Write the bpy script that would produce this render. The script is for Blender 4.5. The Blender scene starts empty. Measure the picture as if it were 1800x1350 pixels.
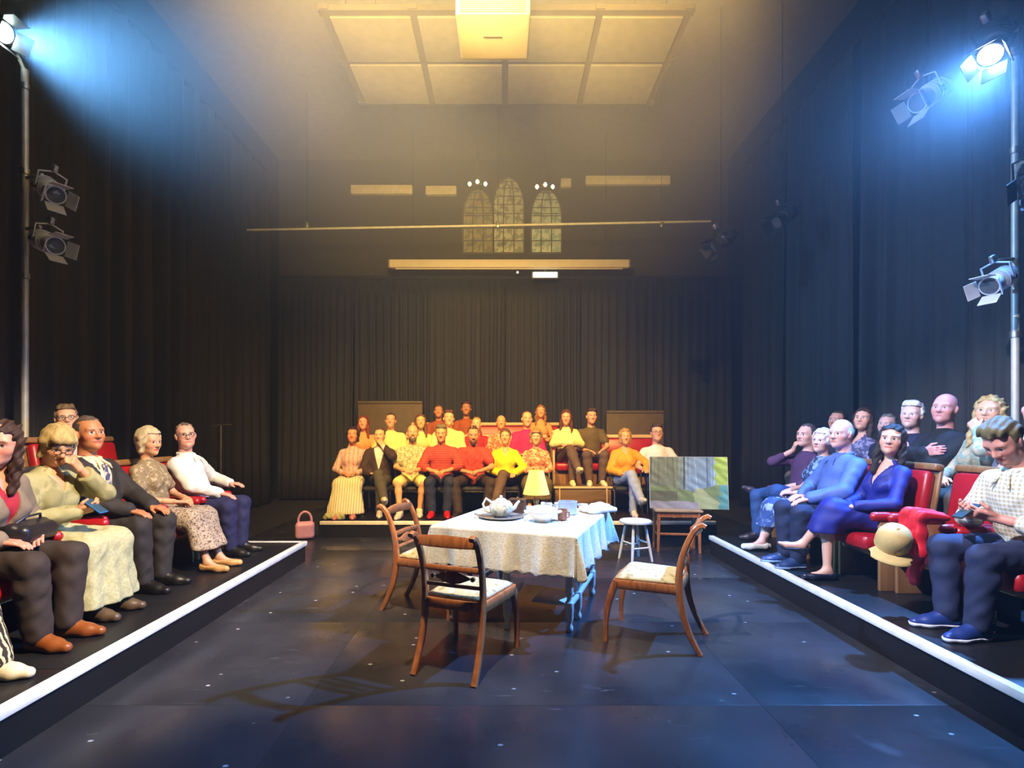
import bpy, math, random
import numpy as np
from mathutils import Vector, Matrix

random.seed(7); np.random.seed(7)
SC = bpy.context.scene
COL = SC.collection
PI = math.pi
R = math.radians

# ------------------------------------------------------------------ camera, world, light, exposure
cam_d = bpy.data.cameras.new('camera'); cam = bpy.data.objects.new('camera', cam_d); COL.objects.link(cam)
cam_d.sensor_width = 36.0; cam_d.lens = 920 / 1800 * 36
cam_d.shift_x = 15 / 1800; cam_d.shift_y = 85 / 1800
cam_d.clip_start = 0.05; cam_d.clip_end = 100
cam.location = (0, 0, 1.45); cam.rotation_euler = (R(90), 0, 0)
SC.camera = cam

vs = SC.view_settings
vs.view_transform = 'Standard'; vs.look = 'None'; vs.gamma = 1.0; vs.use_curve_mapping = False
vs.exposure = 0.0
SC.display_settings.display_device = 'sRGB'

HAZE = 0.10
world = bpy.data.worlds.new('world'); SC.world = world; world.use_nodes = True
wn = world.node_tree; wn.nodes.clear()
wo = wn.nodes.new('ShaderNodeOutputWorld')
wb = wn.nodes.new('ShaderNodeBackground'); wb.inputs['Color'].default_value = (0, 0, 0, 1)
wv = wn.nodes.new('ShaderNodeVolumeScatter')
wv.inputs['Color'].default_value = (0.95, 0.95, 0.95, 1)
wv.inputs['Anisotropy'].default_value = 0.15
# the smoke has risen: thin near the floor, thicker under the roof
tcw = wn.nodes.new('ShaderNodeTexCoord'); sep = wn.nodes.new('ShaderNodeSeparateXYZ'); mr = wn.nodes.new('ShaderNodeMapRange')
wn.links.new(tcw.outputs['Object'], sep.inputs[0]); wn.links.new(sep.outputs['Z'], mr.inputs['Value'])
mr.interpolation_type = 'SMOOTHSTEP'
for k_, v_ in (('From Min', 3.2), ('From Max', 6.8), ('To Min', HAZE * 0.03), ('To Max', HAZE)): mr.inputs[k_].default_value = v_
wn.links.new(mr.outputs[0], wv.inputs['Density'])
wn.links.new(wb.outputs[0], wo.inputs['Surface']); wn.links.new(wv.outputs[0], wo.inputs['Volume'])
SC.cycles.max_bounces = 4; SC.cycles.diffuse_bounces = 2; SC.cycles.glossy_bounces = 2; SC.cycles.transmission_bounces = 3; SC.cycles.volume_bounces = 0; SC.cycles.transparent_max_bounces = 6
SC.cycles.volume_max_steps = 8; world.cycles.volume_step_size = 2.0
SC.cycles.use_adaptive_sampling = True; SC.cycles.adaptive_threshold = 0.08; SC.cycles.adaptive_min_samples = 16
SC.cycles.use_denoising = True
SC.cycles.sample_clamp_indirect = 4.0
SC.cycles.caustics_reflective = False; SC.cycles.caustics_refractive = False


def spot(name, loc, target, power, color, angle=40, blend=0.5, size=0.06):
    d = bpy.data.lights.new(name, 'SPOT'); d.energy = power; d.color = color
    d.spot_size = R(angle); d.spot_blend = blend; d.shadow_soft_size = size
    o = bpy.data.objects.new(name, d); COL.objects.link(o); o.location = loc
    o.rotation_euler = (Vector(target) - Vector(loc)).to_track_quat('-Z', 'Y').to_euler()
    return o


AMBER = (1.0, 0.60, 0.17); WARM = (1.0, 0.78, 0.50); BLUE = (0.10, 0.34, 1.0); COOL = (0.16, 0.48, 1.0)
# lantern position, aim, watts, colour, beam angle; the lanterns themselves are built further down
RIG = [
    ((-1.7, 2.3, 6.2), (-1.2, 8.4, 2.0), 4300, AMBER, 62, 0.9),
    ((1.3, 2.3, 6.2), (0.9, 8.4, 2.0), 4300, AMBER, 62, 0.9),
    ((-0.2, 2.0, 6.2), (-0.2, 4.6, 0.3), 2700, WARM, 46, 0.8),
    ((1.2, 1.4, 5.3), (-3.0, 4.1, 0.4), 3900, WARM, 40, 0.6),
    ((-0.3, 1.5, 3.5), (-0.4, 8.5, 8.4), 6800, (1.0, 0.69, 0.19), 80, 0.9),  # uplight put in out of view to brighten the ceiling and upper haze
    ((-1.2, 1.4, 5.3), (3.3, 4.4, 0.8), 3300, (0.85, 0.82, 1.0), 40, 0.6),  # added fill from out of view, evens out the right audience
]
LEFT_LAMP = ((-4.62, 4.72, 5.10), (3.9, 4.7, 1.9), 3200, COOL, 74, 1.0)
RIGHT_LAMP = ((4.13, 4.40, 4.70), (1.0, 2.9, 0.1), 4800, BLUE, 98, 1.0)

DRAPE_FILL = (RIGHT_LAMP[0], (4.8, 6.9, 1.9), 10500, (0.07, 0.36, 1.0), 84, 0.35)  # extra spot at the right lamp, added to turn the right drapes blue
DRAPE_FILL_L = (LEFT_LAMP[0], (-4.85, 3.4, 2.4), 1500, (0.16, 0.50, 1.0), 70, 0.5)  # second extra spot, at the left lamp, added to tint the drape beside it

# ------------------------------------------------------------------ helpers: tags, materials, mesh builder


def tag(o, label=None, cat=None, group=None, kind=None):
    if label: o['label'] = label
    if cat: o['category'] = cat
    if group: o['group'] = group
    if kind: o['kind'] = kind
    return o


def empty(name, loc=(0, 0, 0), rz=0.0):
    o = bpy.data.objects.new(name, None); COL.objects.link(o)
    o.location = loc; o.rotation_euler = (0, 0, rz); o.empty_display_size = 0.1
    return o


def copy_tree(o, parent=None):
    c = o.copy(); COL.objects.link(c); c.parent = parent
    for ch in o.children:
        copy_tree(ch, c)
    return c


def lin(c):
    return tuple((x / 12.92 if x <= 0.04045 else ((x + 0.055) / 1.055) ** 2.4) for x in c)


def hx(s):
    s = s.lstrip('#'); return lin(tuple(int(s[i:i + 2], 16) / 255 for i in (0, 2, 4)))


_mats = {}


def mat(name, col, rough=0.6, metal=0.0, pattern=None, col2=None, col3=None, scale=30.0, bump=0.0, bscale=120.0,
        emit=None, estr=0.0, coat=0.0, sheen=0.0, spec=0.5, trans=0.0, var=0.12, thr=0.5, ax=(1, 1, 1)):
    if name in _mats: return _mats[name]
    m = bpy.data.materials.new(name); m.use_nodes = True
    nt = m.node_tree; N = nt.nodes; L = nt.links
    b = N['Principled BSDF']
    if isinstance(col, str): col = hx(col)
    if isinstance(col2, str): col2 = hx(col2)
    if isinstance(col3, str): col3 = hx(col3)
    b.inputs['Base Color'].default_value = (*col, 1)
    b.inputs['Roughness'].default_value = rough; b.inputs['Metallic'].default_value = metal
    b.inputs['Coat Weight'].default_value = coat; b.inputs['Sheen Weight'].default_value = sheen
    b.inputs['Specular IOR Level'].default_value = spec
    b.inputs['Transmission Weight'].default_value = trans
    if emit is not None:
        b.inputs['Emission Color'].default_value = (*emit, 1); b.inputs['Emission Strength'].default_value = estr
    tc = N.new('ShaderNodeTexCoord'); mp = N.new('ShaderNodeMapping'); mp.inputs['Scale'].default_value = ax
    L.new(tc.outputs['Object'], mp.inputs['Vector']); V = mp.outputs['Vector']

    def noise(sc, det=3.0, dist=0.0):
        n = N.new('ShaderNodeTexNoise'); n.inputs['Scale'].default_value = sc
        n.inputs['Detail'].default_value = det; n.inputs['Distortion'].default_value = dist
        L.new(V, n.inputs['Vector']); return n

    def mix(fac, a, c):
        x = N.new('ShaderNodeMix'); x.data_type = 'RGBA'
        if isinstance(fac, float): x.inputs['Factor'].default_value = fac
        else: L.new(fac, x.inputs['Factor'])
        for s, v in (('A', a), ('B', c)):
            sk = [i for i in x.inputs if i.name == s and i.type == 'RGBA'][0]
            if isinstance(v, tuple): sk.default_value = (*v, 1)
            else: L.new(v, sk)
        return [o for o in x.outputs if o.type == 'RGBA'][0]

    def ramp(fac, p0, p1):
        r = N.new('ShaderNodeValToRGB'); r.color_ramp.elements[0].position = p0; r.color_ramp.elements[1].position = p1
        L.new(fac, r.inputs['Fac']); return r.outputs['Color']

    out = None
    if pattern == 'floral':
        v = N.new('ShaderNodeTexVoronoi'); v.inputs['Scale'].default_value = scale; L.new(V, v.inputs['Vector'])
        out = mix(ramp(v.outputs['Distance'], thr - 0.06, thr + 0.06), col2, col)
        if col3 is not None:
            n = noise(scale * 0.6, 2); out = mix(ramp(n.outputs['Fac'], 0.56, 0.60), out, col3)
    elif pattern == 'blotch':
        n = noise(scale, 2, 0.4); out = mix(ramp(n.outputs['Fac'], thr - 0.04, thr + 0.04), col, col2)
        if col3 is not None:
            n2 = noise(scale * 1.7, 2, 0.2); out = mix(ramp(n2.outputs['Fac'], 0.57, 0.62), out, col3)
    elif pattern in ('stripe', 'zebra', 'hstripe', 'rib'):
        w = N.new('ShaderNodeTexWave'); w.inputs['Scale'].default_value = scale
        w.bands_direction = 'Z' if pattern == 'hstripe' else 'X'
        w.inputs['Distortion'].default_value = 7.0 if pattern == 'zebra' else 0.0
        w.inputs['Detail Scale'].default_value = 1.6
        L.new(V, w.inputs['Vector'])
        out = mix(ramp(w.outputs['Fac'], thr - 0.08, thr + 0.08), col, col2)
    elif pattern == 'plaid':
        cur = col
        for d, c in (('X', col2), ('Z', col3 or col2)):
            w = N.new('ShaderNodeTexWave'); w.inputs['Scale'].default_value = scale; w.bands_direction = d
            w.inputs['Distortion'].default_value = 1.0
            L.new(V, w.inputs['Vector'])
            mm = N.new('ShaderNodeMath'); mm.operation = 'MULTIPLY'; mm.inputs[1].default_value = 0.65
            rr = ramp(w.outputs['Fac'], thr, thr + 0.2); L.new(rr, mm.inputs[0])
            cur = mix(mm.outputs[0], cur, c)
        out = cur
    elif pattern == 'wood':
        w = noise(scale, 5, 1.2)
        out = mix(ramp(w.outputs['Fac'], 0.34, 0.66), col, col2 or tuple(x * 0.55 for x in col))
    elif var > 0:
        n = noise(9.0, 4); out = mix(ramp(n.outputs['Fac'], 0.3, 0.7), tuple(x * (1 - var) for x in col), tuple(min(1, x * (1 + var)) for x in col))
    if out is not None: L.new(out, b.inputs['Base Color'])
    if bump > 0:
        n = noise(bscale, 3); bp = N.new('ShaderNodeBump'); bp.inputs['Strength'].default_value = bump
        bp.inputs['Distance'].default_value = 0.004
        L.new(n.outputs['Fac'], bp.inputs['Height']); L.new(bp.outputs['Normal'], b.inputs['Normal'])
    _mats[name] = m
    return m


def attr_mat(name, rough=0.5, sss=0.0, spec=0.4):
    m = bpy.data.materials.new(name); m.use_nodes = True
    b = m.node_tree.nodes['Principled BSDF']; b.inputs['Roughness'].default_value = rough
    b.inputs['Specular IOR Level'].default_value = spec
    a = m.node_tree.nodes.new('ShaderNodeAttribute'); a.attribute_name = 'Col'
    m.node_tree.links.new(a.outputs['Color'], b.inputs['Base Color'])
    return m


def mesh_obj(name, V, F, m, parent=None, smooth=False, cols=None):
    me = bpy.data.meshes.new(name)
    V = np.asarray(V, dtype=np.float32)
    if isinstance(F, np.ndarray):
        n = len(F); k = F.shape[1]
        me.vertices.add(len(V)); me.vertices.foreach_set('co', V.ravel())
        me.loops.add(n * k); me.loops.foreach_set('vertex_index', F.astype(np.int32).ravel())
        me.polygons.add(n); me.polygons.foreach_set('loop_start', np.arange(0, n * k, k, dtype=np.int32))
        me.update(calc_edges=True)
    else:
        me.from_pydata([tuple(map(float, v)) for v in V], [], F); me.update()
    if smooth: me.polygons.foreach_set('use_smooth', np.ones(len(me.polygons), dtype=bool))
    if cols is not None:
        ca = me.color_attributes.new('Col', 'FLOAT_COLOR', 'POINT')
        c4 = np.ones((len(V), 4), dtype=np.float32); c4[:, :3] = cols
        ca.data.foreach_set('color', c4.ravel())
    if m: me.materials.append(m)
    o = bpy.data.objects.new(name, me); COL.objects.link(o)
    if parent: o.parent = parent
    return o


class MB:
    """collects shapes, builds ONE mesh object"""
    def __init__(s): s.V = []; s.F = []; s.sm = []

    def add(s, V, F, smooth=False):
        o = len(s.V); s.V += [tuple(v) for v in V]; s.F += [[o + i for i in f] for f in F]; s.sm += [smooth] * len(F); return s

    def box(s, c, size, rot=None, bev=0.0, taper=(1, 1)):
        hx_, hy, hz = size[0] / 2, size[1] / 2, size[2] / 2
        c = Vector(c); M = rot if rot is not None else Matrix.Identity(3)
        if bev <= 0:
            pts = [(sx * hx_ * (taper[0] if sz > 0 else 1), sy * hy * (taper[1] if sz > 0 else 1), sz * hz) for sz in (-1, 1) for sx, sy in ((-1, -1), (1, -1), (1, 1), (-1, 1))]
            F = [(3, 2, 1, 0), (4, 5, 6, 7), (0, 1, 5, 4), (1, 2, 6, 5), (2, 3, 7, 6), (3, 0, 4, 7)]
            return s.add([c + M @ Vector(p) for p in pts], F)
        b = min(bev, hx_ * 0.98, hy * 0.98, hz * 0.98)
        rings = []
        n = 3
        def ring(hxx, hyy, z):
            pr = []
            for cx, cy, a0 in ((1, 1, 0), (-1, 1, 90), (-1, -1, 180), (1, -1, 270)):
                for i in range(n):
                    a = R(a0 + 90 * i / (n - 1))
                    pr.append((cx * (hxx - b) + b * math.cos(a) if True else 0, cy * (hyy - b) + b * math.sin(a), z))
            return pr
        levels = []
        for i in range(n):
            a = R(90 * i / (n - 1)); levels.append((b * (1 - math.sin(a)), -hz + b * (1 - math.cos(a))))
        levels = levels + [(i, -z) for i, z in reversed(levels)]
        V = []; F = []
        m = n * 4
        for k, (ins, z) in enumerate(levels):
            t = (z + hz) / (2 * hz); fx = 1 + (taper[0] - 1) * t; fy = 1 + (taper[1] - 1) * t
            for (x, y, zz) in ring(hx_, hy, z):
                # inset ring
                x2 = math.copysign(max(abs(x) - ins, 0), x); y2 = math.copysign(max(abs(y) - ins, 0), y)
                V.append(c + M @ Vector((x2 * fx, y2 * fy, z)))
        for k in range(len(levels) - 1):
            for i in range(m):
                j = (i + 1) % m; F.append((k * m + i, k * m + j, (k + 1) * m + j, (k + 1) * m + i))
        F.append(tuple(reversed(range(m)))); F.append(tuple(range((len(levels) - 1) * m, len(levels) * m)))
        return s.add(V, F, True)

    def tube(s, path, rad, seg=10, cap=True, smooth=True):
        P = [Vector(p) for p in path]; n = len(P)
        if not hasattr(rad, '__len__'): rad = [rad] * n
        V = []; F = []
        up = Vector((0, 0, 1)); prev = None
        for i in range(n):
            t = (P[min(i + 1, n - 1)] - P[max(i - 1, 0)]).normalized()
            if prev is None:
                a = up if abs(t.dot(up)) < 0.95 else Vector((1, 0, 0)); u = t.cross(a).normalized()
            else:
                u = (prev - t * prev.dot(t)).normalized()
            prev = u; w = t.cross(u)
            for k in range(seg):
                an = 2 * PI * k / seg; V.append(P[i] + (u * math.cos(an) + w * math.sin(an)) * rad[i])
        for i in range(n - 1):
            for k in range(seg):
                j = (k + 1) % seg; F.append((i * seg + k, i * seg + j, (i + 1) * seg + j, (i + 1) * seg + k))
        if cap:
            F.append(tuple(reversed(range(seg)))); F.append(tuple(range((n - 1) * seg, n * seg)))
        return s.add(V, F, smooth)

    def lathe(s, prof, c=(0, 0, 0), seg=20, rot=None):
        c = Vector(c); M = rot if rot is not None else Matrix.Identity(3)
        V = []; F = []
        for r, z in prof:
            for k in range(seg):
                a = 2 * PI * k / seg; V.append(c + M @ Vector((r * math.cos(a), r * math.sin(a), z)))
        n = len(prof)
        for i in range(n - 1):
            for k in range(seg):
                j = (k + 1) % seg; F.append((i * seg + k, i * seg + j, (i + 1) * seg + j, (i + 1) * seg + k))
        F.append(tuple(reversed(range(seg)))); F.append(tuple(range((n - 1) * seg, n * seg)))
        return s.add(V, F, True)

    def sweep(s, path, wid, dep, xax=(1, 0, 0)):
        """rectangular section swept along a path, wid along xax"""
        P = [Vector(p) for p in path]; n = len(P); X = Vector(xax).normalized(); V = []; F = []
        if not hasattr(wid, '__len__'): wid = [wid] * n
        if not hasattr(dep, '__len__'): dep = [dep] * n
        for i in range(n):
            t = (P[min(i + 1, n - 1)] - P[max(i - 1, 0)]).normalized(); nn = t.cross(X).normalized()
            for a, b in ((-.5, -.32), (-.32, -.5), (.32, -.5), (.5, -.32), (.5, .32), (.32, .5), (-.32, .5), (-.5, .32)):
                V.append(P[i] + X * wid[i] * a + nn * dep[i] * b)
        for i in range(n - 1):
            for k in range(8):
                j = (k + 1) % 8; F.append((i * 8 + k, i * 8 + j, (i + 1) * 8 + j, (i + 1) * 8 + k))
        F.append(tuple(reversed(range(8)))); F.append(tuple(range((n - 1) * 8, n * 8)))
        return s.add(V, F, True)

    def build(s, name, m, parent=None):
        o = mesh_obj(name, s.V, s.F, m, parent)
        o.data.polygons.foreach_set('use_smooth', s.sm)
        try:
            o.data.set_sharp_from_angle(angle=R(42))
        except Exception:
            pass
        return o


def bez(p0, p1, p2, n=8):
    p0, p1, p2 = Vector(p0), Vector(p1), Vector(p2)
    return [p0 * (1 - t) ** 2 + p1 * 2 * t * (1 - t) + p2 * t * t for t in [i / (n - 1) for i in range(n)]]


def rotz(a): return Matrix.Rotation(a, 3, 'Z')
def rotx(a): return Matrix.Rotation(a, 3, 'X')
def roty(a): return Matrix.Rotation(a, 3, 'Y')

# ------------------------------------------------------------------ the room
XW = 5.15; YB = 12.0; YF = -2.2; ZC = 7.7
m_black = mat('black_paint_wall', (0.012, 0.011, 0.010), 0.85, bump=0.1, bscale=40)
m_ceil = mat('dark_ceiling_paint', (0.20, 0.17, 0.12), 0.9, bump=0.1, bscale=20)
m_drape = mat('black_serge_drape', (0.017, 0.017, 0.018), 0.75, bump=0.3, bscale=300, sheen=0.05)
m_plat = mat('black_platform_paint', (0.008, 0.0075, 0.0075), 0.42, bump=0.15, bscale=60)
m_white_edge = mat('white_nosing_paint', (0.80, 0.77, 0.70), 0.5, bump=0.1, bscale=80)


def floor_mat():
    m = bpy.data.materials.new('scuffed_black_stage_floor'); m.use_nodes = True
    nt = m.node_tree; N = nt.nodes; L = nt.links; b = N['Principled BSDF']
    tc = N.new('ShaderNodeNewGeometry'); V = tc.outputs['Position']
    def ns(sc, det, dist=0.0, ax=None):
        n = N.new('ShaderNodeTexNoise'); n.inputs['Scale'].default_value = sc; n.inputs['Detail'].default_value = det
        n.inputs['Distortion'].default_value = dist
        if ax:
            mp = N.new('ShaderNodeMapping'); mp.inputs['Scale'].default_value = ax; mp.inputs['Rotation'].default_value = (0, 0, 0.5)
            L.new(V, mp.inputs['Vector']); L.new(mp.outputs[0], n.inputs['Vector'])
        else: L.new(V, n.inputs['Vector'])
        return n.outputs['Fac']
    def rp(f, a, c, ca=(0, 0, 0, 1), cb=(1, 1, 1, 1)):
        r = N.new('ShaderNodeValToRGB'); e = r.color_ramp.elements; e[0].position = a; e[1].position = c
        e[0].color = ca; e[1].color = cb; L.new(f, r.inputs['Fac']); return r.outputs['Color']
    def mx(f, a, c):
        x = N.new('ShaderNodeMix'); x.data_type = 'RGBA'; L.new(f, x.inputs['Factor'])
        for s, v in (('A', a), ('B', c)):
            sk = [i for i in x.inputs if i.name == s and i.type == 'RGBA'][0]
            if isinstance(v, tuple): sk.default_value = v
            else: L.new(v, sk)
        return [o for o in x.outputs if o.type == 'RGBA'][0]
    base = rp(ns(1.3, 5), 0.35, 0.7, (0.016, 0.016, 0.018, 1), (0.036, 0.036, 0.040, 1))
    sc = rp(ns(5, 6, 1.2, (1, 9, 1)), 0.66, 0.74)
    c1 = mx(sc, base, (0.07, 0.07, 0.075, 1))
    vo = N.new('ShaderNodeTexVoronoi'); vo.inputs['Scale'].default_value = 3.2; vo.voronoi_dimensions = '2D'; vo.inputs['Randomness'].default_value = 1.0
    dst = N.new('ShaderNodeMapping'); dst.inputs['Scale'].default_value = (0.8, 1.3, 1); L.new(V, dst.inputs['Vector']); L.new(dst.outputs[0], vo.inputs['Vector'])
    sp0 = rp(vo.outputs['Distance'], 0.022, 0.040, (1, 1, 1, 1), (0, 0, 0, 1))
    gate = rp(ns(2.7, 2), 0.52, 0.60)
    gm = N.new('ShaderNodeMath'); gm.operation = 'MULTIPLY'; L.new(sp0, gm.inputs[0]); L.new(gate, gm.inputs[1]); sp = gm.outputs[0]
    c2 = mx(sp, c1, (0.42, 0.42, 0.42, 1))
    wv_ = rp(ns(1.9, 3, 0.3), 0.66, 0.70)
    c3 = mx(wv_, c2, (0.055, 0.055, 0.06, 1))
    L.new(c3, b.inputs['Base Color'])
    rr = rp(ns(2.2, 5), 0.3, 0.7, (0.24, 0.24, 0.24, 1), (0.40, 0.40, 0.40, 1)); L.new(rr, b.inputs['Roughness'])
    b.inputs['Specular IOR Level'].default_value = 0.5
    bp = N.new('ShaderNodeBump'); bp.inputs['Strength'].default_value = 0.05; L.new(ns(60, 4), bp.inputs['Height'])
    L.new(bp.outputs[0], b.inputs['Normal'])
    return m


m_floor = floor_mat()


def struct(name, mb, m, label=None):
    o = mb.build(name, m); tag(o, label, None, None, 'structure'); return o


fl = struct('floor', MB().box((0, (YB + YF) / 2, -0.12), (2 * XW, YB - YF, 0.2)), m_black, 'black stage floor laid with large painted sheets')
# floor sheets: 1.22 x 2.44 m boards laid side by side across the stage, 3 mm joints
sheet = None
for i, x0 in enumerate(np.arange(-2.44 * 1.5 + 0.15, 3.7, 2.44)):
    for j, y0 in enumerate(np.arange(1.56 - 1.22 * 2, 9.4, 1.22)):
        if sheet is None:
            sheet = MB().box((1.22, 0.61, -0.010), (2.4385, 1.2185, 0.020), bev=0.0010).build('floor_sheet', m_floor, fl); s = sheet
        else:
            s = sheet.copy(); COL.objects.link(s)
        s.location = (x0, y0, 0)

ce = struct('ceiling', MB().box((0, (YB + YF) / 2, ZC + 0.1), (2 * XW + 0.4, YB - YF + 0.4, 0.2)), m_ceil, 'dark hazy ceiling above the stage')
struct('wall_back', MB().box((0, YB + 0.1, ZC / 2), (2 * XW + 0.4, 0.2, ZC)), mat('brown_black_wall_paint', (0.05, 0.040, 0.026), 0.9, bump=0.1, bscale=30), 'dark brown back wall above the drapes')
struct('wall_left', MB().box((-XW - 0.1, (YB + YF) / 2, ZC / 2), (0.2, YB - YF, ZC)), m_black, 'black left wall behind the drapes')
struct('wall_right', MB().box((XW + 0.1, (YB + YF) / 2, ZC / 2), (0.2, YB - YF, ZC)), m_black, 'black right wall behind the drapes')
struct('wall_front', MB().box((0, YF - 0.1, ZC / 2), (2 * XW + 0.4, 0.2, ZC)), m_black, 'black wall behind the viewer')


def drape(length, height, seed, fold=0.16, amp=0.055, name='drape'):
    """hanging pleated curtain along +x, faces -y; closed cloth with thickness"""
    rnd = random.Random(seed)
    nx = int(length / 0.022); nz = 8
    ph = [rnd.uniform(0, 6.28) for _ in range(4)]
    xs = [length * i / nx for i in range(nx + 1)]
    def fy(x, t):
        w = x + 0.05 * math.sin(x * 2.1 + ph[0]) + 0.03 * math.sin(x * 5.3 + ph[1])
        a = amp * (0.75 + 0.35 * math.sin(x * 1.7 + ph[2])) * (0.55 + 0.45 * (1 - t))
        return a * math.sin(2 * PI * w / fold + 0.35 * math.sin(t * 3 + ph[3])) + 0.35 * a * math.sin(2 * PI * w / (fold * 0.47) + ph[1])
    V = []; F = []
    for th in (0.0, 0.012):
        for j in range(nz + 1):
            t = j / nz
            for i, x in enumerate(xs):
                V.append((x + 0.02 * math.sin(7 * t + x * 3 + ph[0]) * (1 - t), fy(x, t) + th, 0.03 + (height - 0.03) * t))
    W = nx + 1; H = (nz + 1) * W
    for j in range(nz):
        for i in range(nx):
            a = j * W + i
            F.append((a, a + 1, a + 1 + W, a + W)); F.append((H + a, H + a + W, H + a + 1 + W, H + a + 1))
    for i in range(nx):
        F.append((i, H + i, H + i + 1, i + 1)); a = nz * W + i; F.append((a, a + 1, H + a + 1, H + a))
    for j in range(nz):
        a = j * W; F.append((a, a + W, H + a + W, H + a)); a = j * W + nx; F.append((a, H + a, H + a + W, a + W))
    return mesh_obj(name, V, F, m_drape, None, True)


ordn = ['leftmost', 'second from left', 'third from left', 'third from right', 'second from right', 'rightmost']
for i in range(6):
    o = drape(1.62, 4.75, 10 + i, fold=0.15 + 0.02 * (i % 3), amp=0.045)
    o.location = (-4.85 + 1.63 * i, 11.25 + 0.06 * (i % 2), 0)
    tag(o, 'black pleated drape on the back wall, %s of six' % ordn[i], 'curtain', 'black drapes across the back wall')
for i in range(5):
    o = drape(1.75, 6.75, 30 + i, fold=0.36, amp=0.125)
    o.location = (4.86 - 0.05 * (i % 2), 10.7 - 1.78 * i, 0); o.rotation_euler = (0, 0, R(-90))
    tag(o, 'tall black drape along the right wall, %s from the back' % ['first', 'second', 'third', 'fourth', 'fifth'][i], 'curtain', 'tall drapes along the right wall')
for i in range(5):
    o = drape(1.75, 6.75, 50 + i, fold=0.36, amp=0.125)
    o.location = (-4.86 + 0.05 * (i % 2), 10.7 - 1.78 * i - 1.75, 0); o.rotation_euler = (0, 0, R(90))
    tag(o, 'tall black drape along the left wall, %s from the back' % ['first', 'second', 'third', 'fourth', 'fifth'][i], 'curtain', 'tall drapes along the left wall')
# drape tracks
m_steel = mat('grey_steel', (0.42, 0.42, 0.42), 0.38, 0.9)
m_pipe = mat('galvanised_pipe', (0.62, 0.61, 0.57), 0.45, 0.35)
for nm, c, sz, lb in (('curtain_track', (0, 11.3, 4.79), (9.8, 0.06, 0.07), 'slim track carrying the back wall drapes'),
                      ('curtain_track', (4.86, 6.2, 6.80), (0.06, 9.0, 0.07), 'slim track carrying the right wall drapes'),
                      ('curtain_track', (-4.86, 6.2, 6.80), (0.06, 9.0, 0.07), 'slim track carrying the left wall drapes')):
    tag(MB().box(c, sz, bev=0.01).build(nm, m_black), lb, 'curtain track')

# ------------------------------------------------------------------ platforms (risers) with white front edges
PL = -2.22; PR = 2.45; PZ = 0.22; PZ2 = 0.42
PYB = 7.2


def platform(name, x0, x1, y0, y1, z0, z1, label, edges):
    root = empty(name, ((x0 + x1) / 2, (y0 + y1) / 2, 0)); tag(root, label, 'platform')
    ox, oy = root.location.x, root.location.y
    MB().box((0, 0, (z0 + z1 - 0.03) / 2), (x1 - x0 - 0.02, y1 - y0 - 0.02, z1 - z0 - 0.03)).build('base', m_plat, root)
    # deck boards
    n = max(1, round((y1 - y0) / 1.0)) if (y1 - y0) >= (x1 - x0) else max(1, round((x1 - x0) / 1.22))
    for k in range(n):
        if (y1 - y0) >= (x1 - x0):
            d = (y1 - y0) / n; MB().box((0, y0 - oy + d * (k + .5), z1 - 0.015), (x1 - x0, d - 0.004, 0.03), bev=0.002).build('deck_board', m_plat, root)
        else:
            d = (x1 - x0) / n; MB().box((x0 - ox + d * (k + .5), 0, z1 - 0.015), (d - 0.004, y1 - y0, 0.03), bev=0.002).build('deck_board', m_plat, root)
    for (ax, ay, bx, by) in edges:
        c = ((ax + bx) / 2 - ox, (ay + by) / 2 - oy, z1 - 0.019)
        sz = (abs(bx - ax) + 0.055 if ax != bx else 0.055, abs(by - ay) + 0.055 if ay != by else 0.055, 0.048)
        MB().box(c, sz, bev=0.004).build('nosing', m_white_edge, root)
    return root


platform('audience_platform', -4.7, PL, 0.6, 5.9, 0, PZ, 'low black platform with white edge under the left audience', [(PL - 0.022, 0.6, PL - 0.022, 5.85), (PL - 0.75, 5.88, PL - 0.02, 5.88)])
platform('audience_platform', PR, 4.75, 0.6, 6.25, 0, PZ, 'low black platform with white edge under the right audience', [(PR + 0.02, 0.6, PR + 0.02, 6.2)])
platform('audience_platform', -2.56, 2.95, PYB, 10.9, 0, PZ, 'low black platform with white edge under the back audience', [(-2.5, PYB + 0.022, 2.9, PYB + 0.022)])
platform('riser_step', -4.7, -3.62, 0.9, 5.85, PZ, PZ2, 'raised black riser under the second row on the left', [])
platform('riser_step', 3.68, 4.75, 0.9, 6.2, PZ, PZ2, 'raised black riser under the second row on the right', [])
platform('riser_step', -2.56, 2.95, 8.50, 10.9, PZ, 0.45, 'raised black riser under the second back row', [])
platform('riser_step', -2.56, 2.95, 9.38, 10.9, 0.45, 0.68, 'raised black riser under the third back row', [])

# ------------------------------------------------------------------ people: implicit surfaces meshed by surface nets


def A(*v): return np.array(v, dtype=np.float64)
def nrm(v): return v / (np.linalg.norm(v) + 1e-9)


def rc(a, b, r1, r2):
    a, b = np.asarray(a, float), np.asarray(b, float); m = max(r1, r2)
    return ('rc', (a, b, r1, r2), np.minimum(a, b) - m, np.maximum(a, b) + m)


def el(c, r, M=None):
    c = np.asarray(c, float); r = np.asarray(r, float); M = np.eye(3) if M is None else np.asarray(M)
    e = np.abs(M) @ r
    return ('el', (c, r, M), c - e, c + e)


def bx(c, h, rd, M=None):
    c = np.asarray(c, float); h = np.asarray(h, float); M = np.eye(3) if M is None else np.asarray(M)
    e = np.abs(M) @ h
    return ('bx', (c, h, rd, M), c - e, c + e)


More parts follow.
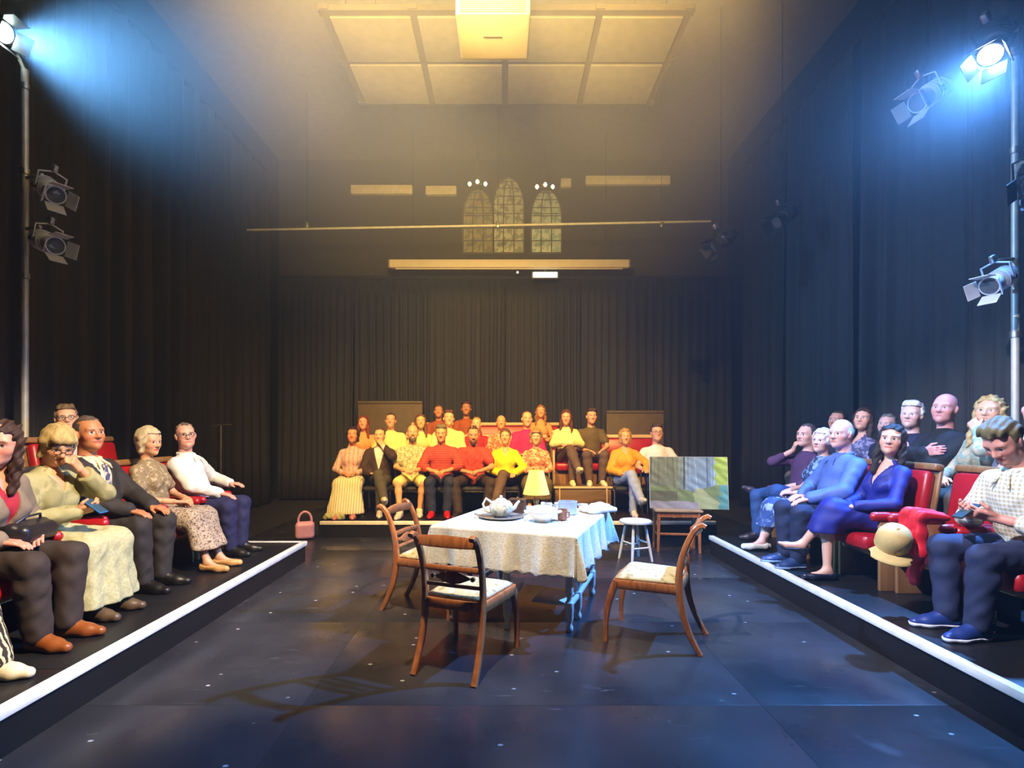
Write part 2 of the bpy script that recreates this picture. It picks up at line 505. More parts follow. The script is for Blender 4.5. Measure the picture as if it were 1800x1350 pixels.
def ev(p, x, y, z):
    k, a = p[0], p[1]
    if k == 'rc':
        p0, p1, r1, r2 = a; d = p1 - p0; l2 = max(float(d @ d), 1e-9)
        t = np.clip(((x - p0[0]) * d[0] + (y - p0[1]) * d[1] + (z - p0[2]) * d[2]) / l2, 0, 1)
        return np.sqrt((x - p0[0] - t * d[0]) ** 2 + (y - p0[1] - t * d[1]) ** 2 + (z - p0[2] - t * d[2]) ** 2) - (r1 + t * (r2 - r1))
    c, r, M = a[0], a[1], a[-1]
    dx, dy, dz = x - c[0], y - c[1], z - c[2]
    u = dx * M[0, 0] + dy * M[1, 0] + dz * M[2, 0]
    v = dx * M[0, 1] + dy * M[1, 1] + dz * M[2, 1]
    w = dx * M[0, 2] + dy * M[1, 2] + dz * M[2, 2]
    if k == 'el':
        k0 = np.sqrt((u / r[0]) ** 2 + (v / r[1]) ** 2 + (w / r[2]) ** 2)
        k1 = np.sqrt((u / r[0] ** 2) ** 2 + (v / r[1] ** 2) ** 2 + (w / r[2] ** 2) ** 2)
        return k0 * (k0 - 1) / np.maximum(k1, 1e-6)
    rd = a[2]
    q0, q1, q2 = np.abs(u) - r[0] + rd, np.abs(v) - r[1] + rd, np.abs(w) - r[2] + rd
    return np.sqrt(np.maximum(q0, 0) ** 2 + np.maximum(q1, 0) ** 2 + np.maximum(q2, 0) ** 2) + np.minimum(np.maximum(np.maximum(q0, q1), q2), 0) - rd


EDGES = [(0, 1), (2, 3), (4, 5), (6, 7), (0, 2), (1, 3), (4, 6), (5, 7), (0, 4), (1, 5), (2, 6), (3, 7)]
CORN = np.array([[0, 0, 0], [1, 0, 0], [0, 1, 0], [1, 1, 0], [0, 0, 1], [1, 0, 1], [0, 1, 1], [1, 1, 1]])


def nets(prims, h, k=0.04, infl=0.0, cuts=(), subs=(), warp=None):
    """prims: list of primitives or (primitive, k); cuts: functions (x,y,z)->d keeping d<0; subs: smooth subtractions"""
    pr = [(p if isinstance(p[0], tuple) else (p, k)) for p in prims]
    lo = np.min([p[2] for p, _ in pr], 0) - infl - 3 * h; hi = np.max([p[3] for p, _ in pr], 0) + infl + 3 * h
    n = np.ceil((hi - lo) / h).astype(int) + 1
    ax = [(lo[i] + h * np.arange(n[i])).astype(np.float32) for i in range(3)]
    F = np.full(tuple(n), 1.0, dtype=np.float32)
    def sub(l, u):
        i0 = np.maximum(np.floor((l - lo) / h).astype(int), 0); i1 = np.minimum(np.ceil((u - lo) / h).astype(int) + 1, n)
        return tuple(slice(a, b) for a, b in zip(i0, i1))
    for p, kk in pr:
        mg = infl + kk + 2 * h; S = sub(p[2] - mg, p[3] + mg)
        if any(s.stop <= s.start for s in S): continue
        d = ev(p, ax[0][S[0]][:, None, None], ax[1][S[1]][None, :, None], ax[2][S[2]][None, None, :]) - infl
        f = F[S]
        if kk > 0:
            hh = np.maximum(kk - np.abs(f - d), 0) / kk; F[S] = np.minimum(f, d) - hh * hh * kk * 0.25
        else: F[S] = np.minimum(f, d)
    X, Y, Z = ax[0][:, None, None], ax[1][None, :, None], ax[2][None, None, :]
    if warp is not None: F += warp(X, Y, Z).astype(np.float32)
    for p, kk in subs:
        S = sub(p[2] - kk - 2 * h, p[3] + kk + 2 * h)
        if any(s.stop <= s.start for s in S): continue
        d = -ev(p, ax[0][S[0]][:, None, None], ax[1][S[1]][None, :, None], ax[2][S[2]][None, None, :])
        f = F[S]; hh = np.maximum(kk - np.abs(f - d), 0) / kk; F[S] = np.maximum(f, d) + hh * hh * kk * 0.25
    for c in cuts: F = np.maximum(F, c(X, Y, Z)).astype(np.float32)
    F[0] = F[-1] = 1; F[:, 0] = F[:, -1] = 1; F[:, :, 0] = F[:, :, -1] = 1
    s = F < 0
    cnt = np.zeros(tuple(n - 1), dtype=np.int8)
    for c in CORN: cnt += s[c[0]:n[0] - 1 + c[0], c[1]:n[1] - 1 + c[1], c[2]:n[2] - 1 + c[2]]
    act = np.argwhere((cnt > 0) & (cnt < 8))
    if len(act) == 0: return np.zeros((0, 3)), np.zeros((0, 4), int)
    cv = np.stack([F[act[:, 0] + c[0], act[:, 1] + c[1], act[:, 2] + c[2]] for c in CORN], 1)
    acc = np.zeros((len(act), 3)); w = np.zeros(len(act))
    for a, b in EDGES:
        va, vb = cv[:, a], cv[:, b]; m = (va < 0) != (vb < 0)
        t = np.where(m, va / np.where(m, va - vb, 1), 0)
        acc += np.where(m[:, None], CORN[a] + t[:, None] * (CORN[b] - CORN[a]), 0); w += m
    V = lo + h * (act + acc / w[:, None])
    idx = np.full(tuple(n - 1), -1, dtype=np.int64); idx[act[:, 0], act[:, 1], act[:, 2]] = np.arange(len(act))
    Q = []
    for d in range(3):
        o1, o2 = [(1, 2), (2, 0), (0, 1)][d]
        sa = [slice(None)] * 3; sb = [slice(None)] * 3; sa[d] = slice(0, n[d] - 1); sb[d] = slice(1, n[d])
        A_, B_ = s[tuple(sa)], s[tuple(sb)]
        e = np.argwhere(A_ != B_)
        e = e[(e[:, o1] > 0) & (e[:, o2] > 0) & (e[:, o1] < n[o1] - 1) & (e[:, o2] < n[o2] - 1)]
        ins = A_[e[:, 0], e[:, 1], e[:, 2]]
        def g(a, b):
            q = e.copy(); q[:, o1] -= a; q[:, o2] -= b; return idx[q[:, 0], q[:, 1], q[:, 2]]
        q = np.stack([g(1, 1), g(0, 1), g(0, 0), g(1, 0)], 1)
        q[~ins] = q[~ins][:, ::-1]
        Q.append(q)
    return V, np.concatenate(Q)


def ik(a, c, l1, l2, pole):
    d = c - a; L = np.linalg.norm(d); mx = l1 + l2 - 0.004
    if L > mx: c = a + d / L * mx; d = c - a; L = mx
    if L < abs(l1 - l2) + 0.01: L = abs(l1 - l2) + 0.01
    u = nrm(d); x = (l1 * l1 - l2 * l2 + L * L) / (2 * L); hh = math.sqrt(max(l1 * l1 - x * x, 0))
    p = np.asarray(pole, float); p = p - u * (p @ u); p = nrm(p)
    return a + u * x + p * hh, c


def RZ(a): c, s = math.cos(a), math.sin(a); return np.array([[c, -s, 0], [s, c, 0], [0, 0, 1]])
def RX(a): c, s = math.cos(a), math.sin(a); return np.array([[1, 0, 0], [0, c, -s], [0, s, c]])
def RY(a): c, s = math.cos(a), math.sin(a); return np.array([[c, 0, s], [0, 1, 0], [-s, 0, c]])


def hand_prims(W, fd, d, n, side, curl, s):
    """side +1 right, -1 left; fd forearm direction; d finger direction; n palm normal"""
    d = nrm(np.asarray(d, float)); n = np.asarray(n, float); n = nrm(n - d * (n @ d)); t = np.cross(d, n) * side
    M = np.stack([t, d, n], 1)
    P = [(rc(W - fd * 0.07 * s, W, 0.031 * s, 0.027 * s), 0.02), (bx(W + d * 0.052 * s, A(0.040, 0.050, 0.015) * s, 0.014 * s, M), 0.02)]
    for off, ln in ((0.031, 0.070), (0.0105, 0.078), (-0.010, 0.072), (-0.030, 0.056)):
        b0 = W + (d * 0.092 + t * off) * s; c = curl
        d1 = d * math.cos(c * 0.7) + n * math.sin(c * 0.7); d2 = d * math.cos(c * 1.8) + n * math.sin(c * 1.8)
        p1 = b0 + d1 * ln * 0.52 * s; p2 = p1 + d2 * ln * 0.48 * s
        P += [(rc(b0 - d * 0.015 * s, p1, 0.0095 * s, 0.0088 * s), 0.004), (rc(p1, p2, 0.0088 * s, 0.0075 * s), 0.004)]
    b0 = W + (d * 0.028 + t * 0.030) * s; d1 = nrm(d * 0.72 + t * 0.62 + n * 0.3); p1 = b0 + d1 * 0.045 * s
    d2 = nrm(d * 0.9 + t * 0.15 + n * (0.25 + curl * 0.3)); p2 = p1 + d2 * 0.036 * s
    P += [(rc(b0, p1, 0.014 * s, 0.0115 * s), 0.010), (rc(p1, p2, 0.0115 * s, 0.009 * s), 0.006)]
    return P


def head_prims(neck, fem, heavy):
    j = 0.93 if fem else 1.0
    P = [el((0, -0.012, 0.030), (0.076, 0.094, 0.090)), el((0, 0.018, -0.022), (0.064, 0.072, 0.098)),
         el((0, 0.030, -0.078), (0.054 * j * (1 + 0.12 * heavy), 0.052, 0.042)), (rc((0, 0.070, -0.103), (0, 0.074, -0.100), 0.020 * j, 0.020 * j), 0.03),
         (rc((0, 0.085, 0.010), (0, 0.106, -0.030), 0.0085, 0.0125), 0.012), (rc((-0.012, 0.094, -0.034), (0.012, 0.094, -0.034), 0.009, 0.009), 0.010),
         (rc((-0.040, 0.068, 0.020), (0.040, 0.068, 0.020), 0.016, 0.016), 0.02),
         (el((-0.040, 0.055, -0.030), (0.024, 0.024, 0.024)), 0.03), (el((0.040, 0.055, -0.030), (0.024, 0.024, 0.024)), 0.03),
         (rc((-0.020, 0.082, -0.062), (0.020, 0.082, -0.062), 0.008, 0.008), 0.008), (rc((-0.014, 0.080, -0.071), (0.014, 0.080, -0.071), 0.008, 0.008), 0.006),
         (rc((0, -0.035, -0.05), neck, 0.052 * (0.88 if fem else 1.03), 0.056 * (0.88 if fem else 1.05)), 0.035)]
    for sx in (-1, 1):
        P.append((el((sx * 0.078, -0.008, -0.012), (0.011, 0.020, 0.031), RY(sx * 0.15) @ RZ(sx * -0.35)), 0.010))
    subs = [(el((sx * 0.031, 0.098, 0.000), (0.017, 0.016, 0.011)), 0.012) for sx in (-1, 1)]
    return P, subs


def hair_mesh(style, h, seed):
    cuts = []; P = []; rr = random.Random(seed); a1, a2 = rr.uniform(0, 6), rr.uniform(0, 6)
    wv_ = 0.004
    if style in ('short', 'thick', 'crop', 'side', 'thin'):
        g = {'short': 0.0, 'thick': 0.012, 'crop': -0.005, 'side': 0.006, 'thin': -0.006}[style]
        P = [el((0, -0.016, 0.036), (0.083 + g * 0.6, 0.101 + g * 0.6, 0.094 + g))]
        if style in ('thick', 'side'): P.append((rc((-0.045, 0.046, 0.104), (0.045, 0.040, 0.106), 0.020 + g * 0.4, 0.018 + g * 0.4), 0.03))
        P.append((rc((0, -0.075, 0.0), (0, -0.068, -0.055), 0.040, 0.030), 0.03))
        zl = {'short': 0.080, 'thick': 0.078, 'crop': 0.086, 'side': 0.075, 'thin': 0.094}[style]
        cuts = [lambda x, y, z: np.minimum(y - 0.022 - 0.0 * x, zl - z + 0.0 * x), lambda x, y, z: -0.060 - z + 0 * x + 0.35 * np.maximum(y + 0.04, 0),
                lambda x, y, z: np.minimum(y + 0.035 - 0 * x, -0.005 - z)]
    elif style == 'balding':
        P = [el((0, -0.018, 0.020), (0.083, 0.098, 0.082)), (rc((0, -0.075, 0.0), (0, -0.068, -0.05), 0.040, 0.030), 0.03)]
        cuts = [lambda x, y, z: y - 0.022 + 0 * x, lambda x, y, z: z - 0.052 - 0.25 * y + 0 * x, lambda x, y, z: -0.060 - z + 0 * x,
                lambda x, y, z: np.minimum(y + 0.035 - 0 * x, -0.010 - z)]
    elif style in ('bob', 'fringe', 'pixie'):
        P = [el((0, -0.018, 0.034), (0.094, 0.109, 0.104)), (rc((0, -0.06, 0.02), (0, -0.062, -0.085 if style != 'pixie' else -0.04), 0.062, 0.050), 0.04)]
        for sx in (-1, 1): P.append((rc((sx * 0.068, -0.005, 0.03), (sx * 0.072, 0.0, -0.085 if style != 'pixie' else -0.02), 0.030, 0.024), 0.03))
        if style == 'fringe': P.append((rc((-0.045, 0.072, 0.070), (0.045, 0.072, 0.070), 0.024, 0.024), 0.03))
        zl = 0.056 if style == 'fringe' else 0.076
        cuts = [lambda x, y, z: np.minimum(np.minimum(y - 0.030 + 0 * x, zl - z + 0 * x), 0.063 - np.abs(x) + 0 * y)]
    elif style in ('long', 'longwavy', 'tied'):
        P = [el((0, -0.018, 0.034), (0.089, 0.106, 0.100)), (rc((0, -0.065, 0.02), (0, -0.085, -0.26 if style != 'tied' else -0.10), 0.062, 0.062 if style != 'tied' else 0.03), 0.04)]
        if style != 'tied':
            for sx in (-1, 1):
                P.append((rc((sx * 0.066, -0.01, 0.03), (sx * 0.082, 0.0, -0.12), 0.030, 0.028), 0.03))
                P.append((rc((sx * 0.082, 0.0, -0.12), (sx * 0.090, 0.035, -0.27), 0.028, 0.022), 0.03))
        wv_ = 0.008 if style == 'longwavy' else 0.004
        cuts = [lambda x, y, z: np.minimum(np.minimum(y - 0.030 + 0 * x, 0.080 - 0.35 * np.abs(x) - z + 0 * x), 0.066 - np.abs(x) + 0 * y)]
    elif style == 'beard':
        P = [el((0, 0.034, -0.082), (0.060, 0.060, 0.050)), (rc((0, 0.074, -0.105), (0, 0.076, -0.112), 0.026, 0.022), 0.03), (rc((-0.022, 0.090, -0.052), (0.022, 0.090, -0.052), 0.008, 0.008), 0.01)]
        cuts = [lambda x, y, z: z + 0.045 + 0 * x, lambda x, y, z: 0.0 - y + 0 * x, lambda x, y, z: 0.011 - np.sqrt((x / 1.9) ** 2 + (z + 0.066) ** 2) + 0 * y]
    wrp = lambda x, y, z: wv_ * (np.sin(95 * x + 30 * y + a1) * np.sin(60 * z + a2) + 0.7 * np.sin(150 * x + 90 * z + a2))
    return nets(P, h, 0.03, 0, cuts, (), wrp)


m_skin = attr_mat('skin', 0.48)
m_lens = mat('dark_glasses_frame', (0.01, 0.01, 0.01), 0.3, var=0)
_hair_m = {}


def hairmat(c):
    if c not in _hair_m:
        _hair_m[c] = mat('hair_' + c, '#' + c, 0.55, bump=0.9, bscale=90, var=0.3, ax=(6, 6, 0.7))
    return _hair_m[c]


# arm poses relative to hip centre, for the right hand (x mirrored for the left): wrist, finger direction, palm normal, elbow pole, curl
ARM = {
    'lap': (A(0.105, 0.235, 0.115), A(-0.75, 0.62, -0.12), A(0.1, 0.1, -1), A(0.8, -0.6, -0.5), 0.45),
    'lap2': (A(0.080, 0.270, 0.130), A(-0.80, 0.50, -0.10), A(0.0, -0.3, -1), A(0.8, -0.5, -0.5), 0.6),
    'knee': (A(0.125, 0.330, 0.115), A(-0.12, 0.97, -0.22), A(0, -0.1, -1), A(0.8, -0.6, -0.3), 0.35),
    'thigh': (A(0.150, 0.240, 0.115), A(-0.30, 0.93, -0.15), A(0, -0.1, -1), A(0.9, -0.5, -0.2), 0.35),
    'cross': (A(-0.085, 0.205, 0.285), A(-0.95, -0.10, 0.18), A(0.1, -1, 0), A(0.7, 0.2, -0.8), 0.5),
    'phone': (A(0.085, 0.300, 0.205), A(-0.45, 0.80, 0.25), A(-0.6, -0.2, 0.7), A(0.8, -0.5, -0.5), 0.7),
    'chin': (A(0.120, 0.200, 0.470), A(-0.55, 0.00, 0.85), A(-0.4, -0.9, 0), A(0.8, 0.3, -0.8), 1.0),
    'mouth': (A(0.070, 0.235, 0.500), A(-0.65, -0.05, 0.70), A(-0.4, -0.9, 0), A(0.7, 0.35, -0.8), 1.1),
    'arm': (A(0.285, 0.215, 0.175), A(-0.05, 0.98, -0.1), A(0, 0, -1), A(0.9, -0.5, -0.4), 0.3),
    'fist': (A(0.090, 0.315, 0.150), A(-0.6, 0.75, 0.05), A(-0.2, 0, -1), A(0.8, -0.6, -0.4), 1.0),
    'kneehug': (A(0.045, 0.370, 0.255), A(-0.9, 0.35, -0.2), A(0, -0.6, -0.8), A(0.9, -0.4, -0.4), 0.5),
    'lean': (A(0.120, 0.360, 0.150), A(-0.75, 0.65, 0.0), A(0, -0.2, -1), A(0.95, -0.2, -0.5), 0.8),
}
# leg poses: per side ankle position (x mirrored for left, z above floor) and knee pole; feet yaw
LEG = {
    'flat': ((A(0.105, 0.43, 0.085), A(0.15, 0.5, 1), 0.12),) * 2,
    'fwd': ((A(0.105, 0.56, 0.085), A(0.1, 0.5, 1), 0.10),) * 2,
    'tuck': ((A(0.09, 0.30, 0.085), A(0.05, 0.6, 1), 0.0),) * 2,
    'wide': ((A(0.20, 0.46, 0.085), A(0.45, 0.5, 1), 0.35),) * 2,
    'ankles': ((A(-0.03, 0.56, 0.10), A(0.3, 0.5, 1), 0.0), (A(-0.03, 0.52, 0.085), A(0.3, 0.5, 1), 0.0)),
    'crossR': ((A(-0.145, 0.60, 0.28), A(0.0, 0.3, 1), -0.15), (A(0.06, 0.43, 0.085), A(0.05, 0.5, 1), 0.1)),
    'crossL': ((A(0.06, 0.43, 0.085), A(0.05, 0.5, 1), 0.1), (A(-0.145, 0.60, 0.28), A(0.0, 0.3, 1), -0.15)),
    'fig4L': ((A(0.10, 0.43, 0.085), A(0.1, 0.5, 1), 0.1), (A(-0.16, 0.36, 0.52), A(1.0, 0.5, 0.25), -0.6)),
    'split': ((A(0.12, 0.52, 0.085), A(0.2, 0.5, 1), 0.15), (A(0.14, 0.36, 0.085), A(0.2, 0.5, 1), 0.1)),
}
N_TRI = [0]
HS = 1.06


def person(label, loc, yaw, seat=0.42, s=1.0, b=1.0, fem=False, heavy=0.0, lean=8, side=0, twist=0, head=(0, 0, 0), arms=('lap', 'lap'), legs='flat',
           skin='d9a585', hair=('short', '3a2a1c'), top=None, bottom=None, shoes='1a1613', lod=1, glasses=False, beard=None, group=None,
           jacket=None, tie=None, collar=None, scarf=None, seed=0, toe='shoe', adj=None):
    root = empty('person', loc, yaw); tag(root, label, 'person', group)
    rnd = random.Random(seed + len(label) * 13)
    hb = (0.014, 0.019)[lod]; hc = (0.0115, 0.016)[lod]; hh = (0.0056, 0.0080)[lod]; hd = (0.0056, 0.0075)[lod]
    F0 = A(0, 0, 0)
    H = A(0, 0, seat + 0.095 * s)
    u = nrm(A(math.sin(R(side)), -math.sin(R(lean)), math.cos(R(lean))))
    Tw = RZ(R(twist)); X = Tw @ A(1, 0, 0); X = nrm(X - u * (X @ u)); fwd = np.cross(u, X); M = np.stack([X, fwd, u], 1)
    T = lambda x, y, z: H + M @ (A(x, y, z) * s)
    sw = (0.158 if fem else 0.182) * (1 + (b - 1) * 0.5)
    neck0 = T(0, -0.015, 0.47); C = T(0, 0.030, 0.690)
    Rh = M @ RZ(R(head[0])) @ RX(R(head[1])) @ RY(R(head[2]))
    C = C + (Rh @ A(0, 0.02, 0) - M @ A(0, 0.02, 0)) * s + A(0, 1, 0) * (-math.sin(R(min(head[1], 0))) * 0.05 * s)
    torso = [el(T(0, -0.005, 0.0), A(0.168 * b, 0.118, 0.105) * s, M), el(T(0, 0.005 + 0.03 * heavy, 0.15), A((0.135 if fem else 0.150) * b, 0.105 + 0.055 * heavy, 0.16) * s, M),
             el(T(0, 0.0, 0.32), A((0.148 if fem else 0.165) * (0.5 + 0.5 * b), 0.108 + 0.02 * heavy, 0.17) * s, M), rc(T(0, -0.015, 0.440), T(sw * 0.84, -0.012, 0.412), 0.058 * s, 0.046 * s), rc(T(0, -0.015, 0.440), T(-sw * 0.84, -0.012, 0.412), 0.058 * s, 0.046 * s)]
    if fem: torso += [(el(T(sx * 0.070, 0.085, 0.285), A(0.062, 0.055, 0.065) * s, M), 0.04) for sx in (-1, 1)]
    neck = [(rc(neck0, C + Rh @ (A(0, -0.03, -0.06) * s), 0.058 * s * (0.88 if fem else 1.05), 0.052 * s * (0.88 if fem else 1.03)), 0.05)]
    # arms
    arm = {}
    for sd, nm in ((1, arms[0]), (-1, arms[1])):
        w, d, n, pole, curl = ARM[nm]; mir = A(sd, 1, 1)
        S = T(sd * sw * 0.97, -0.012, 0.405)
        if nm in ('chin', 'mouth'): W = C + (M @ (A(0.075 * sd, 0.085, -0.19) if nm == 'chin' else A(0.06 * sd, 0.125, -0.17))) * s
        elif nm == 'cross': W = T(*(w * mir))
        else: W = H + (w * mir) * s
        if adj and sd in adj: W = W + A(*adj[sd])
        E, W = ik(S, W, 0.275 * s, 0.255 * s, (M @ (pole * mir)) if nm in ('cross', 'chin', 'mouth') else pole * mir)
        arm[sd] = (S, E, W, nrm(W - E), (d * mir), (n * mir), curl)
    ar = (0.038 if fem else 0.044) * (0.6 + 0.4 * b)
    def armp(sd, upto=2.0, g=0.0):
        S, E, W = arm[sd][:3]; P = []
        if upto >= 1: P.append((rc(S, E, (ar + 0.004 + g) * s, (ar - 0.004 + g) * s), 0.035))
        else: P.append((rc(S, S + (E - S) * upto, (ar + 0.008 + g) * s, (ar + 0.008 + g) * s), 0.035))
        if upto > 1:
            f = min(upto - 1, 1.0); Wp = E + (W - E) * f
            P.append((rc(E, Wp, (ar - 0.002 + g) * s, (0.030 + (1 - f) * 0.010 + g) * s), 0.025))
        return P
    # legs
    leg = {}
    for sd, (an, pole, fy) in ((1, LEG[legs][0]), (-1, LEG[legs][1])):
        mir = A(sd, 1, 1); hip = H + A(sd * 0.088 * b, 0.0, -0.01) * s
        an2 = an * mir * A(s, s, 1)
        K, an2 = ik(hip, an2, 0.430 * s, 0.415 * s, pole * mir)
        leg[sd] = (hip, K, an2, fy * sd)
    tr = 0.078 * (0.5 + 0.5 * b) * (1.03 if fem else 1.0)
    def legp(sd, g=0.0, f=1.0, wide=0.0):
        h0, K, an, _ = leg[sd]; P = [(rc(h0, K, (tr + g) * s, (0.056 + g + wide * 0.3) * s), 0.04)]
        E = K + (an - K) * f
        cm = K + (an - K) * 0.30; back = nrm(np.cross(np.cross(an - K, A(0, 1, 0.2)), an - K))
        P.append((rc(K, cm - back * 0.008 * s, (0.055 + g + wide * 0.3) * s, (0.053 + g + wide * 0.6) * s), 0.03))
        P.append((rc(cm - back * 0.008 * s, E, (0.053 + g + wide * 0.6) * s, (0.036 + g + wide) * s), 0.03))
        return P
    def footp(sd, g=0.0):
        h0, K, an, fy = leg[sd]; sh = nrm(an - K); f = A(math.sin(fy) * 1.0, math.cos(fy), 0) if abs(sh[2]) > 0.75 else nrm(A(0, 1, 0) - sh * sh[1] + A(0, 0, 0.3))
        if abs(sh[2]) <= 0.985 and an[2] > 0.15: f = nrm(f + A(0, 0, 0.15) - sh * (f @ sh) * 0.4)
        up = nrm(-sh + f * (sh @ f)) if an[2] > 0.15 else A(0, 0, 1)
        heel = an - f * 0.035 * s - up * 0.045 * s; ball = an + f * 0.115 * s - up * 0.055 * s; toe_ = an + f * 0.185 * s - up * 0.060 * s
        return [(rc(an, heel, 0.038 * s + g, 0.036 * s + g), 0.03), (rc(an, ball, 0.036 * s + g, 0.034 * s + g), 0.03), (rc(heel, ball, 0.032 * s + g, 0.036 * s + g), 0.02), (rc(ball, toe_, 0.036 * s + g, 0.024 * s + g), 0.02)]
    # --- body: one mesh
    body = torso + neck
    for sd in (1, -1): body = body + armp(sd) + legp(sd) + footp(sd, -0.006)
    V0, Q0 = nets(body, hb, 0.045, -0.004)
    tone = A(*hx(skin))
    Vs = [V0]; Qs = [Q0]; Cs = [np.tile(tone, (len(V0), 1))]
    nl = (Rh.T @ (neck0 - C)) / (s * HS)
    hp, hs = head_prims(nl, fem, heavy)
    Vh, Qh = nets(hp, hh, 0.03, 0.0, (), hs)
    ch = np.tile(tone, (len(Vh), 1))
    x, y, z = Vh[:, 0], Vh[:, 1], Vh[:, 2]
    def paint(m, c, f=1.0): ch[m] = ch[m] * (1 - f) + np.asarray(c) * f
    paint((y > 0.03) & (((np.abs(x) - 0.045) / 0.022) ** 2 + ((z + 0.030) / 0.022) ** 2 < 1), tone * A(1.05, 0.72, 0.66), 0.5)
    paint((y > 0.06) & ((x / 0.024) ** 2 + ((z + 0.066) / 0.011) ** 2 < 1), tone * A(0.72, 0.34, 0.32) if fem else tone * A(0.70, 0.45, 0.42))
    for sx in (-1, 1):
        paint((y > 0.05) & (((x - sx * 0.031) / 0.0165) ** 2 + ((z - 0.0) / 0.0085) ** 2 < 1), (0.55, 0.52, 0.48))
        paint((y > 0.05) & (((x - sx * 0.031) / 0.0085) ** 2 + ((z - 0.0) / 0.0095) ** 2 < 1), (0.035, 0.025, 0.02))
        bc = hx(hair[1]) if hair else (0.2, 0.15, 0.1)
        paint((y > 0.05) & (((x - sx * 0.033) / 0.021) ** 2 + ((z - 0.020) / 0.0058) ** 2 < 1), A(*bc) * 0.7, 0.75)
    Vs.append(Vh * s * HS @ Rh.T + C); Qs.append(Qh); Cs.append(ch)
    for sd in (1, -1):
        S, E, W, fd, d, n, curl = arm[sd]
        Va, Qa = nets(hand_prims(W, fd, d, n, sd, curl, s), hd, 0.01)
        Vs.append(Va); Qs.append(Qa); Cs.append(np.tile(tone * A(1.0, 0.93, 0.9), (len(Va), 1)))
    off = 0; QQ = []
    for v, q in zip(Vs, Qs): QQ.append(q + off); off += len(v)
    mesh_obj('body', np.concatenate(Vs), np.concatenate(QQ), m_skin, root, True, np.concatenate(Cs)); N_TRI[0] += 2 * sum(len(q) for q in QQ)

    def part(name, prims, m, h=None, k=0.045, infl=0.0, cuts=(), subs=(), warp=None):
        V, Q = nets(prims, h or hc, k, infl, cuts, subs, warp); N_TRI[0] += 2 * len(Q)
        return mesh_obj(name, V, Q, m, root, True) if len(Q) else None
    # --- hair
    if hair and hair[0] != 'bald':
        V, Q = hair_mesh(hair[0], hh * 1.15, seed); N_TRI[0] += 2 * len(Q)
        mesh_obj('hair', V * s * HS @ Rh.T + C, Q, hairmat(hair[1]), root, True)
    if beard:
        V, Q = hair_mesh('beard', hh * 1.1, seed); mesh_obj('beard', V * s * HS @ Rh.T + C, Q, hairmat(beard), root, True)
    if glasses:
        g = MB(); hd3 = lambda p: Vector((C + Rh @ (A(*p) * s * HS)).tolist())
        for sx in (-1, 1):
            g.tube([hd3((sx * 0.031 + 0.021 * math.cos(a), 0.104, -0.003 + 0.016 * math.sin(a))) for a in np.linspace(0, 2 * PI, 13)], 0.0022, 5)
            g.tube([hd3((sx * 0.052, 0.102, 0.004)), hd3((sx * 0.076, 0.06, 0.006)), hd3((sx * 0.086, -0.01, 0.004))], 0.0020, 5)
        g.tube([hd3((-0.010, 0.106, 0.0)), hd3((0.010, 0.106, 0.0))], 0.0022, 5)
        g.build('glasses', m_lens, root)
    a1, a2, a3 = rnd.uniform(0, 6), rnd.uniform(0, 6), rnd.uniform(0, 6)
    wr = lambda x, y, z: 0.0030 * (np.sin(52 * z + 34 * x + 2.4 * np.sin(13 * x + 11 * y + 7 * z + a1) + a2) * np.sin(19 * x - 23 * y + 11 * z + a1) + 0.8 * np.sin(62 * y - 48 * x + 30 * z + a3) * np.sin(21 * z + 13 * x + a2))
    # --- upper clothing
    def sleeves(n, g):
        u_ = {'long': 1.97, 'rolled': 1.45, 'short': 0.62, 'cap': 0.32, 'none': 0}[n]
        return sum([armp(sd, u_, g) for sd in (1, -1)], []) if u_ else []
    def vcut(depth, width):
        # opening of a neckline: wedge in front of the chest
        def f(x, y, z):
            dx, dy, dz = x - H[0], y - H[1], z - H[2]
            lx = dx * M[0, 0] + dy * M[1, 0] + dz * M[2, 0]; ly = dx * M[0, 1] + dy * M[1, 1] + dz * M[2, 1]; lz = dx * M[0, 2] + dy * M[1, 2] + dz * M[2, 2]
            z0 = (0.47 - depth) * s
            return np.minimum(np.minimum((lz - z0) * width / depth - np.abs(lx), ly - 0.02 * s), 0.03)
        return f
    if top:
        cuts = []
        if top.get('v'): cuts.append(vcut(*top['v']))
        g = top.get('g', 0.010)
        low = top.get('low', True)
        tp = torso if low else torso[1:]
        part(top.get('name', 'shirt'), tp + sleeves(top.get('sleeve', 'long'), g - 0.006) + [(rc(neck0 - u * 0.045 * s, neck0 - u * 0.022 * s, 0.062 * s, 0.060 * s), 0.04)], top['m'], infl=g, cuts=cuts, warp=wr)
    if collar:
        P = []; n0 = T(0, -0.012, 0.485)
        pts = [n0 + M @ (A(0.074 * math.sin(a), 0.072 * math.cos(a) + 0.006, 0.036 - 0.034 * (math.cos(a) * 0.5 + 0.5)) * s) for a in np.linspace(0.28, 2 * PI - 0.28, 13)]
        for p, q in zip(pts[:-1], pts[1:]): P.append(rc(p, q, 0.013 * s, 0.013 * s))
        for sd in (1, -1):
            q0 = pts[0] if sd > 0 else pts[-1]; q1 = T(sd * 0.048, 0.112, 0.435)
            P += [rc(q0, q1, 0.012 * s, 0.009 * s), rc(q1, T(sd * 0.060, 0.122, 0.405), 0.009 * s, 0.005 * s)]
        part('collar', P, collar, h=hh * 1.2, k=0.01)
    if jacket:
        part(jacket.get('name', 'jacket'), torso + sleeves('long', 0.006), jacket['m'], h=hc * 0.8, infl=0.022, cuts=[vcut(*jacket.get('v', (0.34, 0.085)))], warp=wr)
